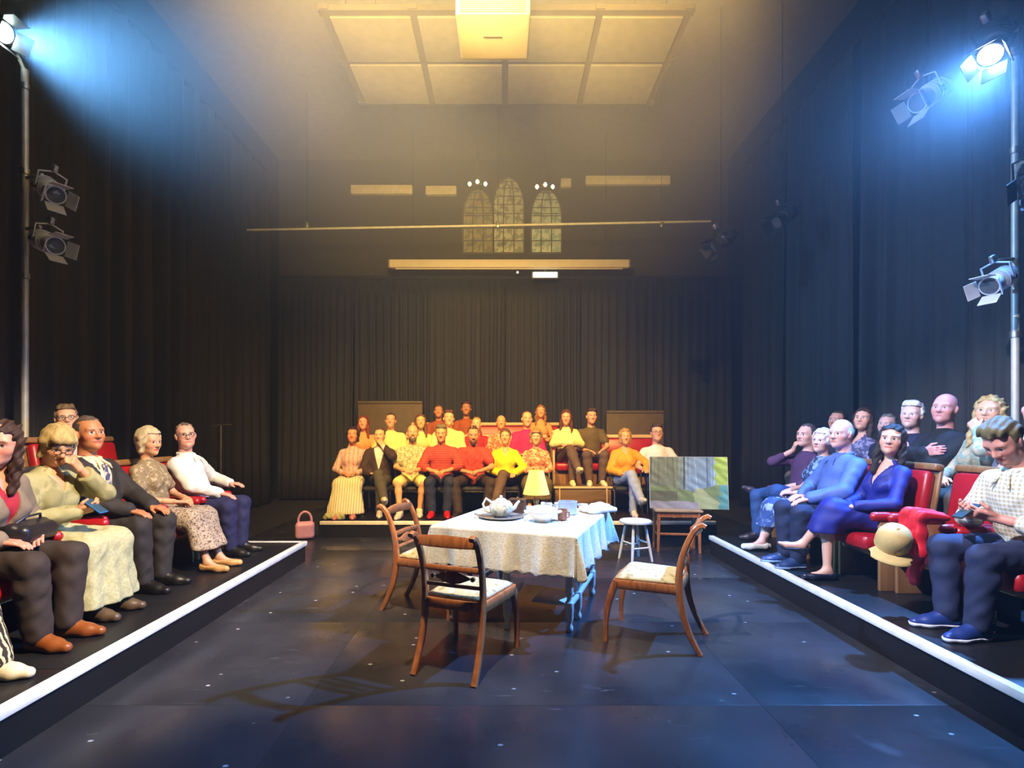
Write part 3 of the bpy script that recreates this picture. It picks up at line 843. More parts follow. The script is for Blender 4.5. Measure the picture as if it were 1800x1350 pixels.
    if tie:
        fy = 0.128
        P = [rc(T(0, 0.098, 0.425), T(0, 0.105, 0.405), 0.018 * s, 0.015 * s)]
        P += [bx(T(0, fy - 0.012 * (t - 0.5) ** 2 * 4, 0.39 - 0.30 * t), A(0.020 + 0.014 * t, 0.007, 0.05) * s, 0.005 * s, M) for t in (0, 0.25, 0.5, 0.75, 1.0)]
        part('tie', P, tie, h=hh * 1.2, k=0.01)
    if scarf:
        P = []; n0 = T(0, -0.005, 0.475)
        pts = [n0 + M @ (A(0.080 * math.sin(a), 0.078 * math.cos(a), 0.012 * math.cos(2 * a)) * s) for a in np.linspace(0, 2 * PI, 13)]
        for p, q in zip(pts[:-1], pts[1:]): P.append(rc(p, q, 0.036 * s, 0.036 * s))
        P.append(rc(T(0.03, 0.10, 0.45), T(0.05, 0.135, 0.28), 0.035 * s, 0.04 * s))
        part('scarf', P, scarf, k=0.02, warp=wr)
    # --- lower clothing
    kn = (leg[1][1] + leg[-1][1]) / 2; an_m = (leg[1][2] + leg[-1][2]) / 2
    if bottom:
        k_ = bottom['kind']; bm = bottom['m']
        if k_ in ('trousers', 'shorts', 'jeans'):
            w = bottom.get('wide', 0.012)
            P = [torso[0]]
            for sd in (1, -1):
                if k_ == 'shorts': h0, K, an, _ = leg[sd]; P.append((rc(h0, h0 + (K - h0) * 0.92, (tr + 0.012) * s, 0.078 * s), 0.04))
                else: P += legp(sd, 0.008, bottom.get('f', 0.97), w)
            part(k_, P, bm, infl=0.008, warp=wr)
        else:
            hem = bottom.get('hem', 0.25)  # height of hem above floor
            fl_ = bottom.get('flare', 0.05)
            kw = abs(leg[1][1][0] - leg[-1][1][0]) / 2
            P = [torso[0]] + [(rc(leg[sd][0], leg[sd][1], (tr + 0.02) * s, 0.070 * s), 0.08) for sd in (1, -1)]
            P.append((bx((H + kn) / 2 + A(0, 0.04, 0.0), A(max(kw, 0.05) + 0.05, 0.19, 0.055) * s, 0.05 * s), 0.08))
            zk = kn[2]
            if hem < zk - 0.06:
                base = kn + (an_m - kn) * min(1, (zk - hem) / max(zk - an_m[2], 0.05)); base = A(base[0], base[1] + 0.01, hem)
                top_ = kn + A(0, 0.0, -0.01)
                P.append((rc(top_, base, 0.075 * s, (0.075 + fl_) * s), 0.08))
                for sd in (1, -1):
                    kk_ = leg[sd][1]; bb = base + A(sd * (kw * 0.8 + fl_), 0, 0)
                    P.append((rc(kk_ + A(0, -0.005, -0.02), bb, 0.070 * s, (0.065 + fl_ * 0.6) * s), 0.09))
            fo = lambda x, y, z: 0.010 * np.sin((np.arctan2(x - kn[0], y - kn[1] + 0.10)) * 11 + a1) * np.clip((zk - z) / 0.25, 0, 1) + wr(x, y, z)
            part('skirt', P, bm, k=0.06, infl=0.006, cuts=[lambda x, y, z: hem - z + 0 * x + 0 * y], warp=fo)
    # --- shoes
    if shoes:
        col, sole = shoes if isinstance(shoes, tuple) else (shoes, None)
        sm = col if not isinstance(col, str) else mat('shoe_' + col, '#' + col, 0.4, bump=0.1)
        for sd in (1, -1):
            cuts = [lambda x, y, z: 0.003 - z + 0 * x + 0 * y]
            if toe in ('pump', 'sandal'):
                an = leg[sd][2]; cuts.append(lambda x, y, z, an=an: z - (an[2] - 0.030 * s) + 0 * x - 0.25 * np.maximum(an[1] - y, 0))
            V, Q = nets([p for p in footp(sd, 0.006)], hd * 1.4, 0.02, 0.0, cuts); N_TRI[0] += 2 * len(Q)
            so = mesh_obj('shoe', V, Q, sm, root, True)
            if sole:
                ms = mat('sole_' + sole, '#' + sole, 0.5)
                zz = 0.026 if leg[sd][2][2] < 0.15 else -1
                V, Q = nets([p for p in footp(sd, 0.011)], hd * 1.4, 0.02, 0.0, [lambda x, y, z: np.maximum(0.001 - z, z - zz) + 0 * x + 0 * y])
                if len(Q): mesh_obj('sole', V, Q, ms, so, True)
    return root, dict(H=H, C=C, Rh=Rh, arm=arm, leg=leg, M=M, s=s)

# ------------------------------------------------------------------ overhead: ceiling raft, projector, screen, windows, pipes
m_tile = mat('cream_ceiling_tile', (0.105, 0.09, 0.062), 0.85, bump=0.2, bscale=90)
m_raft = mat('brown_raft_frame', (0.045, 0.035, 0.02), 0.8)
raft = empty('ceiling_raft', (0.04, 5.93, 5.6)); tag(raft, 'suspended raft of eight pale ceiling tiles in two rows', 'ceiling panel')
xs = [-1.78, -0.90, 0.02, 0.96, 1.84]; ys = [5.22, 5.91, 6.66]
for i in range(4):
    for j in range(2):
        w = xs[i + 1] - xs[i] - 0.07; d = ys[j + 1] - ys[j] - 0.06
        MB().box(((xs[i] + xs[i + 1]) / 2 - 0.04, (ys[j] + ys[j + 1]) / 2 - 5.93, 0.02), (w, d, 0.03), bev=0.006).build('tile', m_tile, raft)
for x in xs: MB().box((x - 0.04, 0.01, 0.06), (0.09, 1.55, 0.05)).build('frame_bar', m_raft, raft)
for y in ys: MB().box((-0.01, y - 5.93, 0.06), (3.75, 0.08, 0.06)).build('frame_bar', m_raft, raft)
for x in (-1.6, 1.65):
    for y in (5.3, 6.55): MB().tube([(x - 0.04, y - 5.93, 0.08), (x - 0.04, y - 5.93, ZC - 5.6)], 0.004, 6).build('hanger', m_black, raft)

m_proj = mat('off_white_projector', (0.15, 0.125, 0.10), 0.45, var=0.03)
m_grille = mat('projector_grille', (0.075, 0.062, 0.046), 0.6, var=0.03)
m_dark = mat('dark_plastic', (0.02, 0.02, 0.02), 0.4, var=0)
pj = empty('projector', (-0.07, 3.7, 4.23)); tag(pj, 'white ceiling projector hanging in the middle above the stage', 'projector')
MB().box((0, 0, 0.075), (0.50, 0.43, 0.14), bev=0.012).build('case', m_proj, pj)
for k in range(9): MB().box((0, -0.217, 0.025 + 0.0125 * k), (0.44, 0.008, 0.006)).build('vent_slat', m_grille, pj)
MB().box((0, -0.214, 0.075), (0.46, 0.004, 0.118)).build('vent_panel', m_grille, pj)
MB().box((-0.005, -0.02, 0.003), (0.13, 0.012, 0.006)).build('slot', m_grille, pj)
MB().tube([(0.13, 0.215, 0.075), (0.13, 0.235, 0.075)], 0.05, 16).build('lens', m_dark, pj)
MB().tube([(0, 0, 0.14), (0, 0, ZC - 4.23)], 0.025, 10).build('drop_pole', m_pipe, pj)

m_case = mat('cream_screen_case', (0.72, 0.58, 0.45), 0.55, var=0.04)
sc_ = empty('projection_screen', (0.12, 10.85, 4.93)); tag(sc_, 'long cream case of a rolled-up projection screen', 'screen')
MB().box((0, 0, 0), (4.95, 0.16, 0.17), bev=0.02).build('case', m_case, sc_)
for sx in (-1, 1): MB().box((sx * 2.485, 0, 0), (0.03, 0.17, 0.18), bev=0.006).build('end_cap', m_proj, sc_)
for sx in (-1, 1): MB().tube([(sx * 2.0, 0, 0.085), (sx * 2.0, 0, ZC - 4.93)], 0.004, 6).build('hanger', m_black, sc_)
MB().box((0, -0.01, -0.095), (4.7, 0.05, 0.025), bev=0.008).build('bottom_bar', m_case, sc_)

ex = empty('emergency_light', (0.86, 10.80, 4.70)); tag(ex, 'small glowing white emergency light under the screen case', 'light')
MB().box((0, 0.03, 0), (0.56, 0.06, 0.15), bev=0.015).build('case', m_proj, ex)
MB().box((0, -0.008, 0), (0.50, 0.03, 0.11), bev=0.012).build('diffuser', mat('glowing_diffuser', (0.9, 0.95, 0.95), 0.4, emit=(0.75, 1.0, 0.95), estr=3.0, var=0), ex)
MB().tube([(0, 0.03, 0.07), (0, 0.03, 0.23)], 0.012, 6).build('stem', m_steel, ex)
dl = empty('indicator_lamp', (0.29, 10.80, 4.75)); tag(dl, 'tiny lit indicator lamp left of the emergency light', 'light')
MB().box((0, 0.015, 0), (0.06, 0.04, 0.06), bev=0.01).build('case', m_proj, dl)
MB().lathe([(0.001, 0), (0.018, 0.002), (0.02, 0.012)], (0, -0.018, 0), 10, rotx(R(-90))).build('bulb', mat('indicator_bulb', (1, 1, 1), 0.4, emit=(1, 0.95, 0.8), estr=4, var=0), dl)
MB().tube([(0, 0.03, 0.02), (0, 0.03, 0.12)], 0.006, 6).build('stem', m_steel, dl)

# pale strips fixed to the back wall
m_strip = mat('pale_wall_strip', (0.80, 0.66, 0.48), 0.6)
for cx, cz, w, lb in ((-2.77, 6.97, 1.40, 'long pale wall fitting left of the arched windows'), (-1.42, 6.95, 0.70, 'short pale wall fitting left of the arched windows'),
                      (2.83, 7.18, 1.92, 'longest pale wall fitting right of the arched windows'), (1.42, 7.12, 0.24, 'tiny square pale wall fitting beside the arched windows')):
    st = empty('wall_fitting', (cx, 11.93, cz)); tag(st, lb, 'wall fitting', 'pale fittings high on the back wall')
    MB().box((0, 0, 0), (w, 0.13, 0.20), bev=0.02).build('housing', m_strip, st)
    if w > 0.5:
        MB().box((0, -0.07, -0.02), (w - 0.12, 0.02, 0.10), bev=0.008).build('diffuser', m_strip, st)

# three arched leaded windows high on the back wall
m_lead = mat('window_lead', (0.10, 0.09, 0.07), 0.6)
def glassmat(name, c, c2): return mat(name, c, 0.25, pattern='blotch', col2=c2, scale=7.0, thr=0.52, bump=0.5, bscale=30)
for i, (cx, top_, tint, tint2) in enumerate(((-0.58, 7.02, (0.34, 0.30, 0.18), (0.20, 0.18, 0.12)), (0.12, 7.28, (0.58, 0.57, 0.46), (0.28, 0.28, 0.22)), (0.98, 7.02, (0.66, 0.70, 0.62), (0.34, 0.46, 0.42)))):
    wdw = empty('window_%d' % (i + 1), (cx, 11.96, 5.55)); tag(wdw, ['left', 'middle, tallest', 'right, palest'][i] + ' of three arched leaded windows on the back wall', None, None, 'structure')
    hw = 0.35; H_ = top_ - 5.55; spring = H_ - 0.62
    gm = glassmat('leaded_glass_%d' % i, tint, tint2)
    # outline of a pointed arch
    def half(z):
        if z <= spring: return hw
        t = (z - spring) / 0.62; return hw * math.sqrt(max(0, 1 - t ** 1.7))
    rows = [0, 0.28, 0.56, 0.62, 0.90, spring] + [spring + 0.62 * t for t in (0.3, 0.6, 0.85, 1.0)]
    rows = sorted(set([round(r, 3) for r in rows]))
    cols_ = [-1, -0.34, 0.34, 1]
    for a, b_ in zip(rows[:-1], rows[1:]):
        if abs(a - 0.56) < 1e-3: continue
        for c0, c1 in zip(cols_[:-1], cols_[1:]):
            g_ = 0.012
            V = [(c0 * half(a) + g_, 0, a + g_), (c1 * half(a) - g_, 0, a + g_), (c1 * half(b_) - g_ * (half(b_) > .05), 0, b_ - g_), (c0 * half(b_) + g_ * (half(b_) > .05), 0, b_ - g_)]
            V2 = [(x, 0.012, z) for x, y, z in V]
            mesh_obj('pane', V + V2, [(0, 1, 2, 3), (7, 6, 5, 4), (0, 4, 5, 1), (1, 5, 6, 2), (2, 6, 7, 3), (3, 7, 4, 0)], gm, wdw)
    fr = MB()
    pts = [(-half(z), 0.01, z) for z in np.linspace(0, H_, 24)] + [(half(z), 0.01, z) for z in np.linspace(H_, 0, 24)]
    fr.tube(pts + [pts[0]], 0.022, 6)
    for a in rows[1:-1]: fr.box((0, 0.012, a), (2 * half(a), 0.02, 0.016))
    for c0 in (-0.34, 0.34): fr.tube([(c0 * half(z), 0.012, z) for z in np.linspace(0, H_ - 0.05, 14)], 0.009, 5)
    fr.box((0, 0.01, 0.59), (2 * hw, 0.03, 0.05))
    fr.build('window_frame', m_lead, wdw)

# two small hanging lights with three bulbs in front of the windows
m_brass = mat('aged_brass', (0.35, 0.24, 0.10), 0.35, 0.9)
m_bulb = mat('lit_bulb', (1, 0.9, 0.6), 0.4, emit=(1.0, 0.85, 0.45), estr=9.0, var=0)
for cx, zz, lb in ((-0.55, 6.72, 'left small hanging lamp with three lit bulbs before the windows'), (0.88, 6.66, 'right small hanging lamp with three lit bulbs before the windows')):
    ch = empty('pendant_lamp', (cx, 11.2, zz)); tag(ch, lb, 'lamp', 'hanging lamps before the arched windows')
    MB().tube([(0, 0, 0.16), (0, 0, ZC - zz)], 0.010, 6).build('chain', m_brass, ch)
    MB().lathe([(0.005, 0.0), (0.05, 0.03), (0.07, 0.08), (0.03, 0.13), (0.012, 0.18)], (0, 0, 0), 12).build('hub', m_brass, ch)
    for k in range(3):
        a = R(-90 + (k - 1) * 62); x, y = 0.19 * math.cos(a), 0.19 * math.sin(a)
        ar_ = MB().tube([(0, 0, 0.06), (x * 0.6, y * 0.6, 0.0), (x, y, 0.02), (x, y, 0.05)], 0.009, 6).build('arm', m_brass, ch)
        MB().lathe([(0.004, -0.045), (0.030, -0.02), (0.038, 0.01), (0.02, 0.04), (0.006, 0.05)], (x, y, 0.0), 10).build('bulb', m_bulb, ar_)

# lighting pipe across the back
pp = empty('lighting_pipe', (-0.4, 9.6, 5.22)); tag(pp, 'long thin horizontal lighting pipe above the screen case', 'pipe')
MB().tube([(-4.3, 0, -0.06), (4.2, 0, 0.10)], 0.022, 10).build('tube', mat('dull_pipe', (0.55, 0.50, 0.42), 0.6, 0.2), pp)
for x in (-3.2, 0.3, 3.3): MB().tube([(x, 0, 0.02), (x, 0, ZC - 5.22)], 0.004, 6).build('hanger', m_black, pp)
for x in (-3.2, 0.3, 3.3): MB().box((x, 0, 0.03), (0.06, 0.08, 0.10), bev=0.01).build('clamp', m_steel, pp)

# ------------------------------------------------------------------ stage lanterns
m_lan = mat('black_lantern', (0.030, 0.030, 0.032), 0.38, 0.3, var=0.05)
m_lan_w = mat('silver_lantern', (0.70, 0.72, 0.75), 0.4, 0.1, var=0.05)
m_glass_dark = mat('lantern_lens', (0.10, 0.11, 0.12), 0.12, var=0)


def lantern(loc, target, label, body_m=None, light=None, size=1.0, up_hook=True, glow=0.0, gcol=(1, 1, 1)):
    root = bpy.data.objects.new('stage_lantern', None); COL.objects.link(root); root.location = loc
    d = Vector(target) - Vector(loc); root.rotation_euler = d.to_track_quat('Y', 'Z').to_euler(); root.empty_display_size = 0.1
    tag(root, label, 'stage light', 'stage lanterns'); bm_ = body_m or m_lan
    k = size
    MB().lathe([(0.02 * k, -0.26 * k), (0.085 * k, -0.25 * k), (0.105 * k, -0.18 * k), (0.105 * k, -0.02 * k), (0.085 * k, 0.0), (0.085 * k, 0.10 * k), (0.098 * k, 0.105 * k), (0.098 * k, 0.125 * k)], (0, 0, 0), 18, rotx(R(-90))).build('housing', bm_, root)
    for j in range(4): MB().lathe([(0.107 * k, -0.006), (0.114 * k, -0.004), (0.114 * k, 0.004), (0.107 * k, 0.006)], (0, (-0.17 + 0.045 * j) * k, 0), 18, rotx(R(-90))).build('cooling_fin', bm_, root)
    lm = m_glass_dark if glow <= 0 else mat('glowing_lens_%s' % label[:12], (1, 1, 1), 0.3, emit=gcol, estr=glow, var=0)
    MB().lathe([(0.002, 0.135 * k), (0.05 * k, 0.140 * k), (0.082 * k, 0.130 * k), (0.084 * k, 0.122 * k)], (0, 0, 0), 18, rotx(R(-90))).build('lens', lm, root)
    for a in range(4):
        M = roty(R(90 * a)) @ rotx(R(24))
        c = roty(R(90 * a)) @ Vector((0, 0.185 * k, 0.125 * k))
        MB().box(c, (0.17 * k, 0.13 * k, 0.006), M, taper=(1, 1)).build('barn_door', bm_, root)
    MB().tube([(-0.125 * k, -0.06 * k, 0), (-0.125 * k, -0.06 * k, 0.16 * k), (0, -0.06 * k, 0.20 * k), (0.125 * k, -0.06 * k, 0.16 * k), (0.125 * k, -0.06 * k, 0)], 0.010 * k, 8).build('yoke', bm_, root)
    MB().box((0, -0.06 * k, 0.235 * k), (0.05 * k, 0.07 * k, 0.08 * k), bev=0.01).build('clamp', m_steel, root)
    for sx in (-1, 1): MB().tube([(sx * 0.10 * k, -0.06 * k, 0), (sx * 0.15 * k, -0.06 * k, 0)], 0.022 * k, 10).build('knob', m_dark, root)
    if light:
        l, t, pw, colr, ang, bl = light
        dd = (Vector(t) - Vector(loc)).normalized()
        spot('lantern_beam', tuple(Vector(loc) + dd * 0.16 * k), t, pw, colr, ang, bl, 0.07 if 'ceiling' not in label else 0.35)
    return root


rig = empty('lighting_bar', (0, 2.3, 6.55)); tag(rig, 'lighting bar above the viewer carrying the warm stage lanterns', 'pipe')
MB().tube([(-3.2, 0, 0), (3.2, 0, 0)], 0.028, 10).build('tube', m_pipe, rig)
for x in (-2.6, 0, 2.6): MB().tube([(x, 0, 0.02), (x, 0, ZC - 6.55)], 0.010, 6).build('hanger', m_steel, rig)
for y, zb, lb in ((3.3, 6.5, 'second lighting bar above the stage front'), (1.4, 5.65, 'low lighting bar over the viewer for the side audiences')):
    rb = empty('lighting_bar', (0, y, zb)); tag(rb, lb, 'pipe')
    MB().tube([(-3.2, 0, 0), (3.2, 0, 0)], 0.028, 10).build('tube', m_pipe, rb)
    for x in (-2.6, 0, 2.6): MB().tube([(x, 0, 0.02), (x, 0, ZC - zb)], 0.010, 6).build('hanger', m_steel, rb)
for i, L_ in enumerate(RIG):
    lantern(L_[0], L_[1], ['amber stage lantern at the left of the overhead bar', 'amber stage lantern at the right of the overhead bar', 'warm stage lantern in the middle of the overhead bar', 'warm stage lantern aimed at the left audience', 'amber lantern washing the ceiling from below the second bar', 'pale lantern aimed at the right audience'][i], light=L_)
ur = MB().tube([(-0.3, 1.42, 3.5), (-0.3, 1.40, 5.65)], 0.014, 8).build('drop_rod', m_steel); tag(ur, 'long unseen rod added to carry the ceiling-washing lantern', 'rod')  # support made up along with the added uplight


def pole(x, y, z0, z1, label, arms_):
    root = empty('scaffold_pole', (x, y, z0)); tag(root, label, 'pole', 'lighting poles')
    MB().tube([(0, 0, 0.02), (0, 0, z1 - z0)], 0.029, 14).build('tube', m_pipe, root)
    MB().lathe([(0.17, 0.0), (0.17, 0.012), (0.045, 0.02), (0.036, 0.09)], (0, 0, 0), 18).build('base_plate', m_steel, root)
    for z in arms_['collars']: MB().lathe([(0.030, -0.03), (0.040, -0.025), (0.040, 0.025), (0.030, 0.03)], (0, 0, z - z0), 14).build('collar', m_steel, root)
    for (p, q) in arms_['brackets']:
        MB().tube([(p[0] - x, p[1] - y, p[2] - z0), (q[0] - x, q[1] - y, q[2] - z0)], 0.016, 8).build('bracket', m_pipe, root)
    return root


LP = (-4.50, 4.92); RP = (4.45, 4.55)
pole(LP[0], LP[1], PZ2, 4.86, 'tall pale scaffold pole behind the left audience', dict(collars=(2.92, 3.9, 4.7), brackets=[((LP[0], LP[1], 3.84), (-4.28, 4.86, 3.84)), ((LP[0], LP[1], 3.36), (-4.30, 4.86, 3.36)), ((LP[0], LP[1], 4.84), (-4.58, 4.78, 5.24))]))
pole(RP[0], RP[1], PZ2, 4.95, 'tall pale scaffold pole behind the right audience', dict(collars=(2.3, 3.9, 4.75), brackets=[((RP[0], RP[1], 2.96), (4.20, 4.50, 2.92)), ((RP[0], RP[1], 3.70), (4.36, 4.40, 3.72)), ((RP[0], RP[1], 4.80), (4.17, 4.46, 4.86))]))
lantern(LEFT_LAMP[0], LEFT_LAMP[1], 'blazing cool white lantern at the top of the left pole', light=LEFT_LAMP, glow=60, gcol=(0.75, 1.0, 0.95))
lantern(RIGHT_LAMP[0], RIGHT_LAMP[1], 'blazing blue-white lantern at the top of the right pole', light=RIGHT_LAMP, glow=60, gcol=(0.70, 0.88, 1.0))
spot('added_drape_fill', *DRAPE_FILL[:6], 0.07); spot('added_drape_fill', *DRAPE_FILL_L[:6], 0.07)  # added drape spots, no lanterns of their own
lantern((-4.18, 4.84, 3.68), (-3.0, 4.2, 2.85), 'unlit silver lantern, upper of two on the left pole', m_lan_w, size=0.85)
lantern((-4.20, 4.84, 3.20), (-2.9, 4.3, 2.65), 'unlit silver lantern, lower of two on the left pole', m_lan_w, size=0.85)
lantern((4.16, 4.42, 2.72), (2.9, 4.0, 2.05), 'unlit silver lantern low on the right pole', m_lan_w, size=0.8)
lantern((4.36, 4.30, 3.52), (3.4, 3.4, 2.6), 'unlit black lantern halfway up the right pole', m_lan)
lantern((4.20, 5.20, 4.78), (3.0, 5.0, 4.0), 'unlit silver lantern hanging left of the right lamp', m_lan_w)
hb = MB().tube([(4.20, 5.20, 4.85), (4.20, 5.20, ZC)], 0.008, 8).build('drop_rod', m_black); tag(hb, 'thin rod dropping from the ceiling to the hanging lantern', 'rod')
for (p, t, lb) in (((4.05, 7.6, 4.55), (2.5, 7.0, 3.5), 'dim lantern hanging high before the right drapes'), ((3.2, 7.7, 4.25), (2.0, 7.5, 3.4), 'dim lantern hanging lower before the right drapes')):
    lantern(p, t, lb, m_lan)
    rd_ = MB().tube([(p[0], p[1], p[2] + 0.08), (p[0], p[1], ZC)], 0.008, 8).build('drop_rod', m_black); tag(rd_, 'thin rod holding the ' + lb.replace('hanging ', ''), 'rod')

# ------------------------------------------------------------------ plain boards behind the back rows
m_board = mat('brown_hardboard', (0.115, 0.080, 0.045), 0.7, bump=0.1)
for x0, x1, z1, lb in ((-3.05, -1.70, 2.10, 'plain brown board standing behind the back row on the left'), (2.16, 3.36, 1.90, 'plain brown board standing behind the back row on the right')):
    bd = empty('flat_board', ((x0 + x1) / 2, 11.0, 0)); tag(bd, lb, 'board', 'brown boards behind the back rows')
    MB().box((0, 0, z1 / 2), (x1 - x0, 0.05, z1), bev=0.006).build('panel', m_board, bd)
    MB().box((0, -0.03, z1 - 0.02), (x1 - x0, 0.03, 0.05), bev=0.004).build('top_batten', m_board, bd)
    for sx in (-1, 1): MB().box((sx * (x1 - x0) * 0.4, 0.06, 0.4), (0.04, 0.14, 0.8)).build('brace', m_board, bd)
ms_ = empty('microphone_stand', (-4.32, 8.0, 0)); tag(ms_, 'thin dark stand in the shadows behind the left audience', 'stand')
MB().tube([(0, 0, 0.02), (0, 0, 1.55)], 0.011, 8).build('pole', m_steel, ms_)
for a in (90, 210, 330): MB().tube([(0, 0, 0.16), (0.26 * math.cos(R(a)), 0.26 * math.sin(R(a)), 0.012)], 0.010, 6).build('leg', m_dark, ms_)
MB().tube([(-0.16, 0, 1.55), (0.16, 0, 1.57)], 0.010, 6).build('boom', m_steel, ms_)

# ------------------------------------------------------------------ red theatre seats and benches
m_red = mat('red_vinyl', (0.36, 0.006, 0.010), 0.36, bump=0.15, bscale=200, var=0.1)
m_wood = mat('golden_brown_wood', (0.30, 0.15, 0.055), 0.42, pattern='wood', col2=(0.20, 0.095, 0.032), scale=9, ax=(1, 1, 0.15))
m_rail = mat('pale_wood_rail', (0.62, 0.45, 0.27), 0.45, pattern='wood', col2=(0.50, 0.34, 0.19), scale=8, ax=(0.2, 1, 1))


def theatre_seat(loc, yaw, label, group):
    root = empty('theatre_seat', loc, yaw); tag(root, label, 'seat', group)
    MB().box((0, 0.055, 0.360), (0.42, 0.46, 0.115), bev=0.035).build('seat_cushion', m_red, root)
    M = rotx(R(10))
    c = Vector((0, -0.205, 0.70)); MB().box(c, (0.42, 0.085, 0.46), M, bev=0.034).build('backrest', m_red, root)
    bf = MB().box(c + M @ Vector((0, -0.055, 0.005)), (0.47, 0.028, 0.56), M, bev=0.010)
    bf.build('back_frame', m_wood, root)
    MB().box(c + M @ Vector((0, -0.030, 0.265)), (0.48, 0.075, 0.055), M, bev=0.014).build('top_rail', m_wood, root)
    for sx in (-1, 1):
        ar_ = MB().box((sx * 0.238, 0.045, 0.575), (0.066, 0.44, 0.075), bev=0.030).build('armrest', m_red, root)
        MB().box((sx * 0.240, 0.02, 0.270), (0.030, 0.36, 0.54), bev=0.006).build('side_panel', m_wood, root)
    MB().box((0, 0.03, 0.275), (0.44, 0.32, 0.045), bev=0.008).build('seat_frame', m_wood, root)
    return root


seat_proto = None


def seat_at(loc, yaw, label, group):
    global seat_proto
    if seat_proto is None:
        seat_proto = theatre_seat(loc, yaw, label, group); return seat_proto
    o = copy_tree(seat_proto); o.location = loc; o.rotation_euler = (0, 0, yaw); o['label'] = label; o['group'] = group
    return o


def bench(x0, x1, y, z0, label, seat=0.42):
    root = empty('upholstered_bench', ((x0 + x1) / 2, y, z0)); tag(root, label, 'bench', 'red benches of the back audience'); w = x1 - x0
    MB().box((0, -0.06, seat - 0.06), (w, 0.46, 0.12), bev=0.035).build('seat_cushion', m_red, root)
    M = rotx(R(-9))
    MB().box((0, 0.205, seat + 0.27), (w, 0.085, 0.40), M, bev=0.03).build('backrest', m_red, root)
    MB().box((0, 0.245, seat + 0.505), (w + 0.04, 0.07, 0.065), M, bev=0.015).build('top_rail', m_rail, root)
    for sx in (-1, 1):
        MB().box((sx * (w / 2 + 0.018), 0.05, (seat + 0.22) / 2), (0.036, 0.50, seat + 0.22), bev=0.010).build('end_panel', m_rail, root)
    MB().box((0, 0.0, (seat - 0.12) / 2), (w, 0.40, seat - 0.12)).build('plinth', m_wood, root)
    return root


m_chrome = mat('chrome_tube', (0.75, 0.72, 0.68), 0.22, 1.0, var=0)
m_blackseat = mat('black_chair_fabric', (0.02, 0.018, 0.018), 0.7, bump=0.3)
stack_proto = None


def stacking_chair(loc, yaw, label, group):
    global stack_proto
    if stack_proto is None:
        r = empty('stacking_chair', loc, yaw); stack_proto = r
        MB().box((0, 0.03, 0.385), (0.40, 0.42, 0.065), bev=0.025).build('seat', m_blackseat, r)
        MB().box((0, -0.200, 0.68), (0.38, 0.05, 0.30), rotx(R(8)), bev=0.02).build('backrest', m_blackseat, r)
        for sx in (-1, 1):
            MB().tube([(sx * 0.205, 0.20, 0.012), (sx * 0.205, 0.19, 0.34), (sx * 0.205, 0.16, 0.355), (sx * 0.205, -0.17, 0.350)], 0.011, 8).build('leg', m_chrome, r)
            MB().tube([(sx * 0.205, -0.22, 0.012), (sx * 0.205, -0.17, 0.35), (sx * 0.195, -0.235, 0.80)], 0.011, 8).build('leg', m_chrome, r)
        MB().tube([(-0.205, 0.17, 0.345), (0.205, 0.17, 0.345)], 0.010, 8).build('front_bar', m_chrome, r)
    else:
        r = copy_tree(stack_proto); r.location = loc; r.rotation_euler = (0, 0, yaw)
    r['label'] = label; r['category'] = 'chair'; r['group'] = group
    return r


# ------------------------------------------------------------------ dining chairs on the stage
m_mahog = mat('mahogany', (0.46, 0.165, 0.050), 0.26, pattern='wood', col2=(0.28, 0.090, 0.028), scale=26, ax=(1, 1, 0.3), coat=0.4)
m_pad = mat('cream_brocade', (0.52, 0.43, 0.22), 0.6, pattern='floral', col2=(0.36, 0.27, 0.10), col3=(0.58, 0.52, 0.34), scale=22, thr=0.32, bump=0.2)


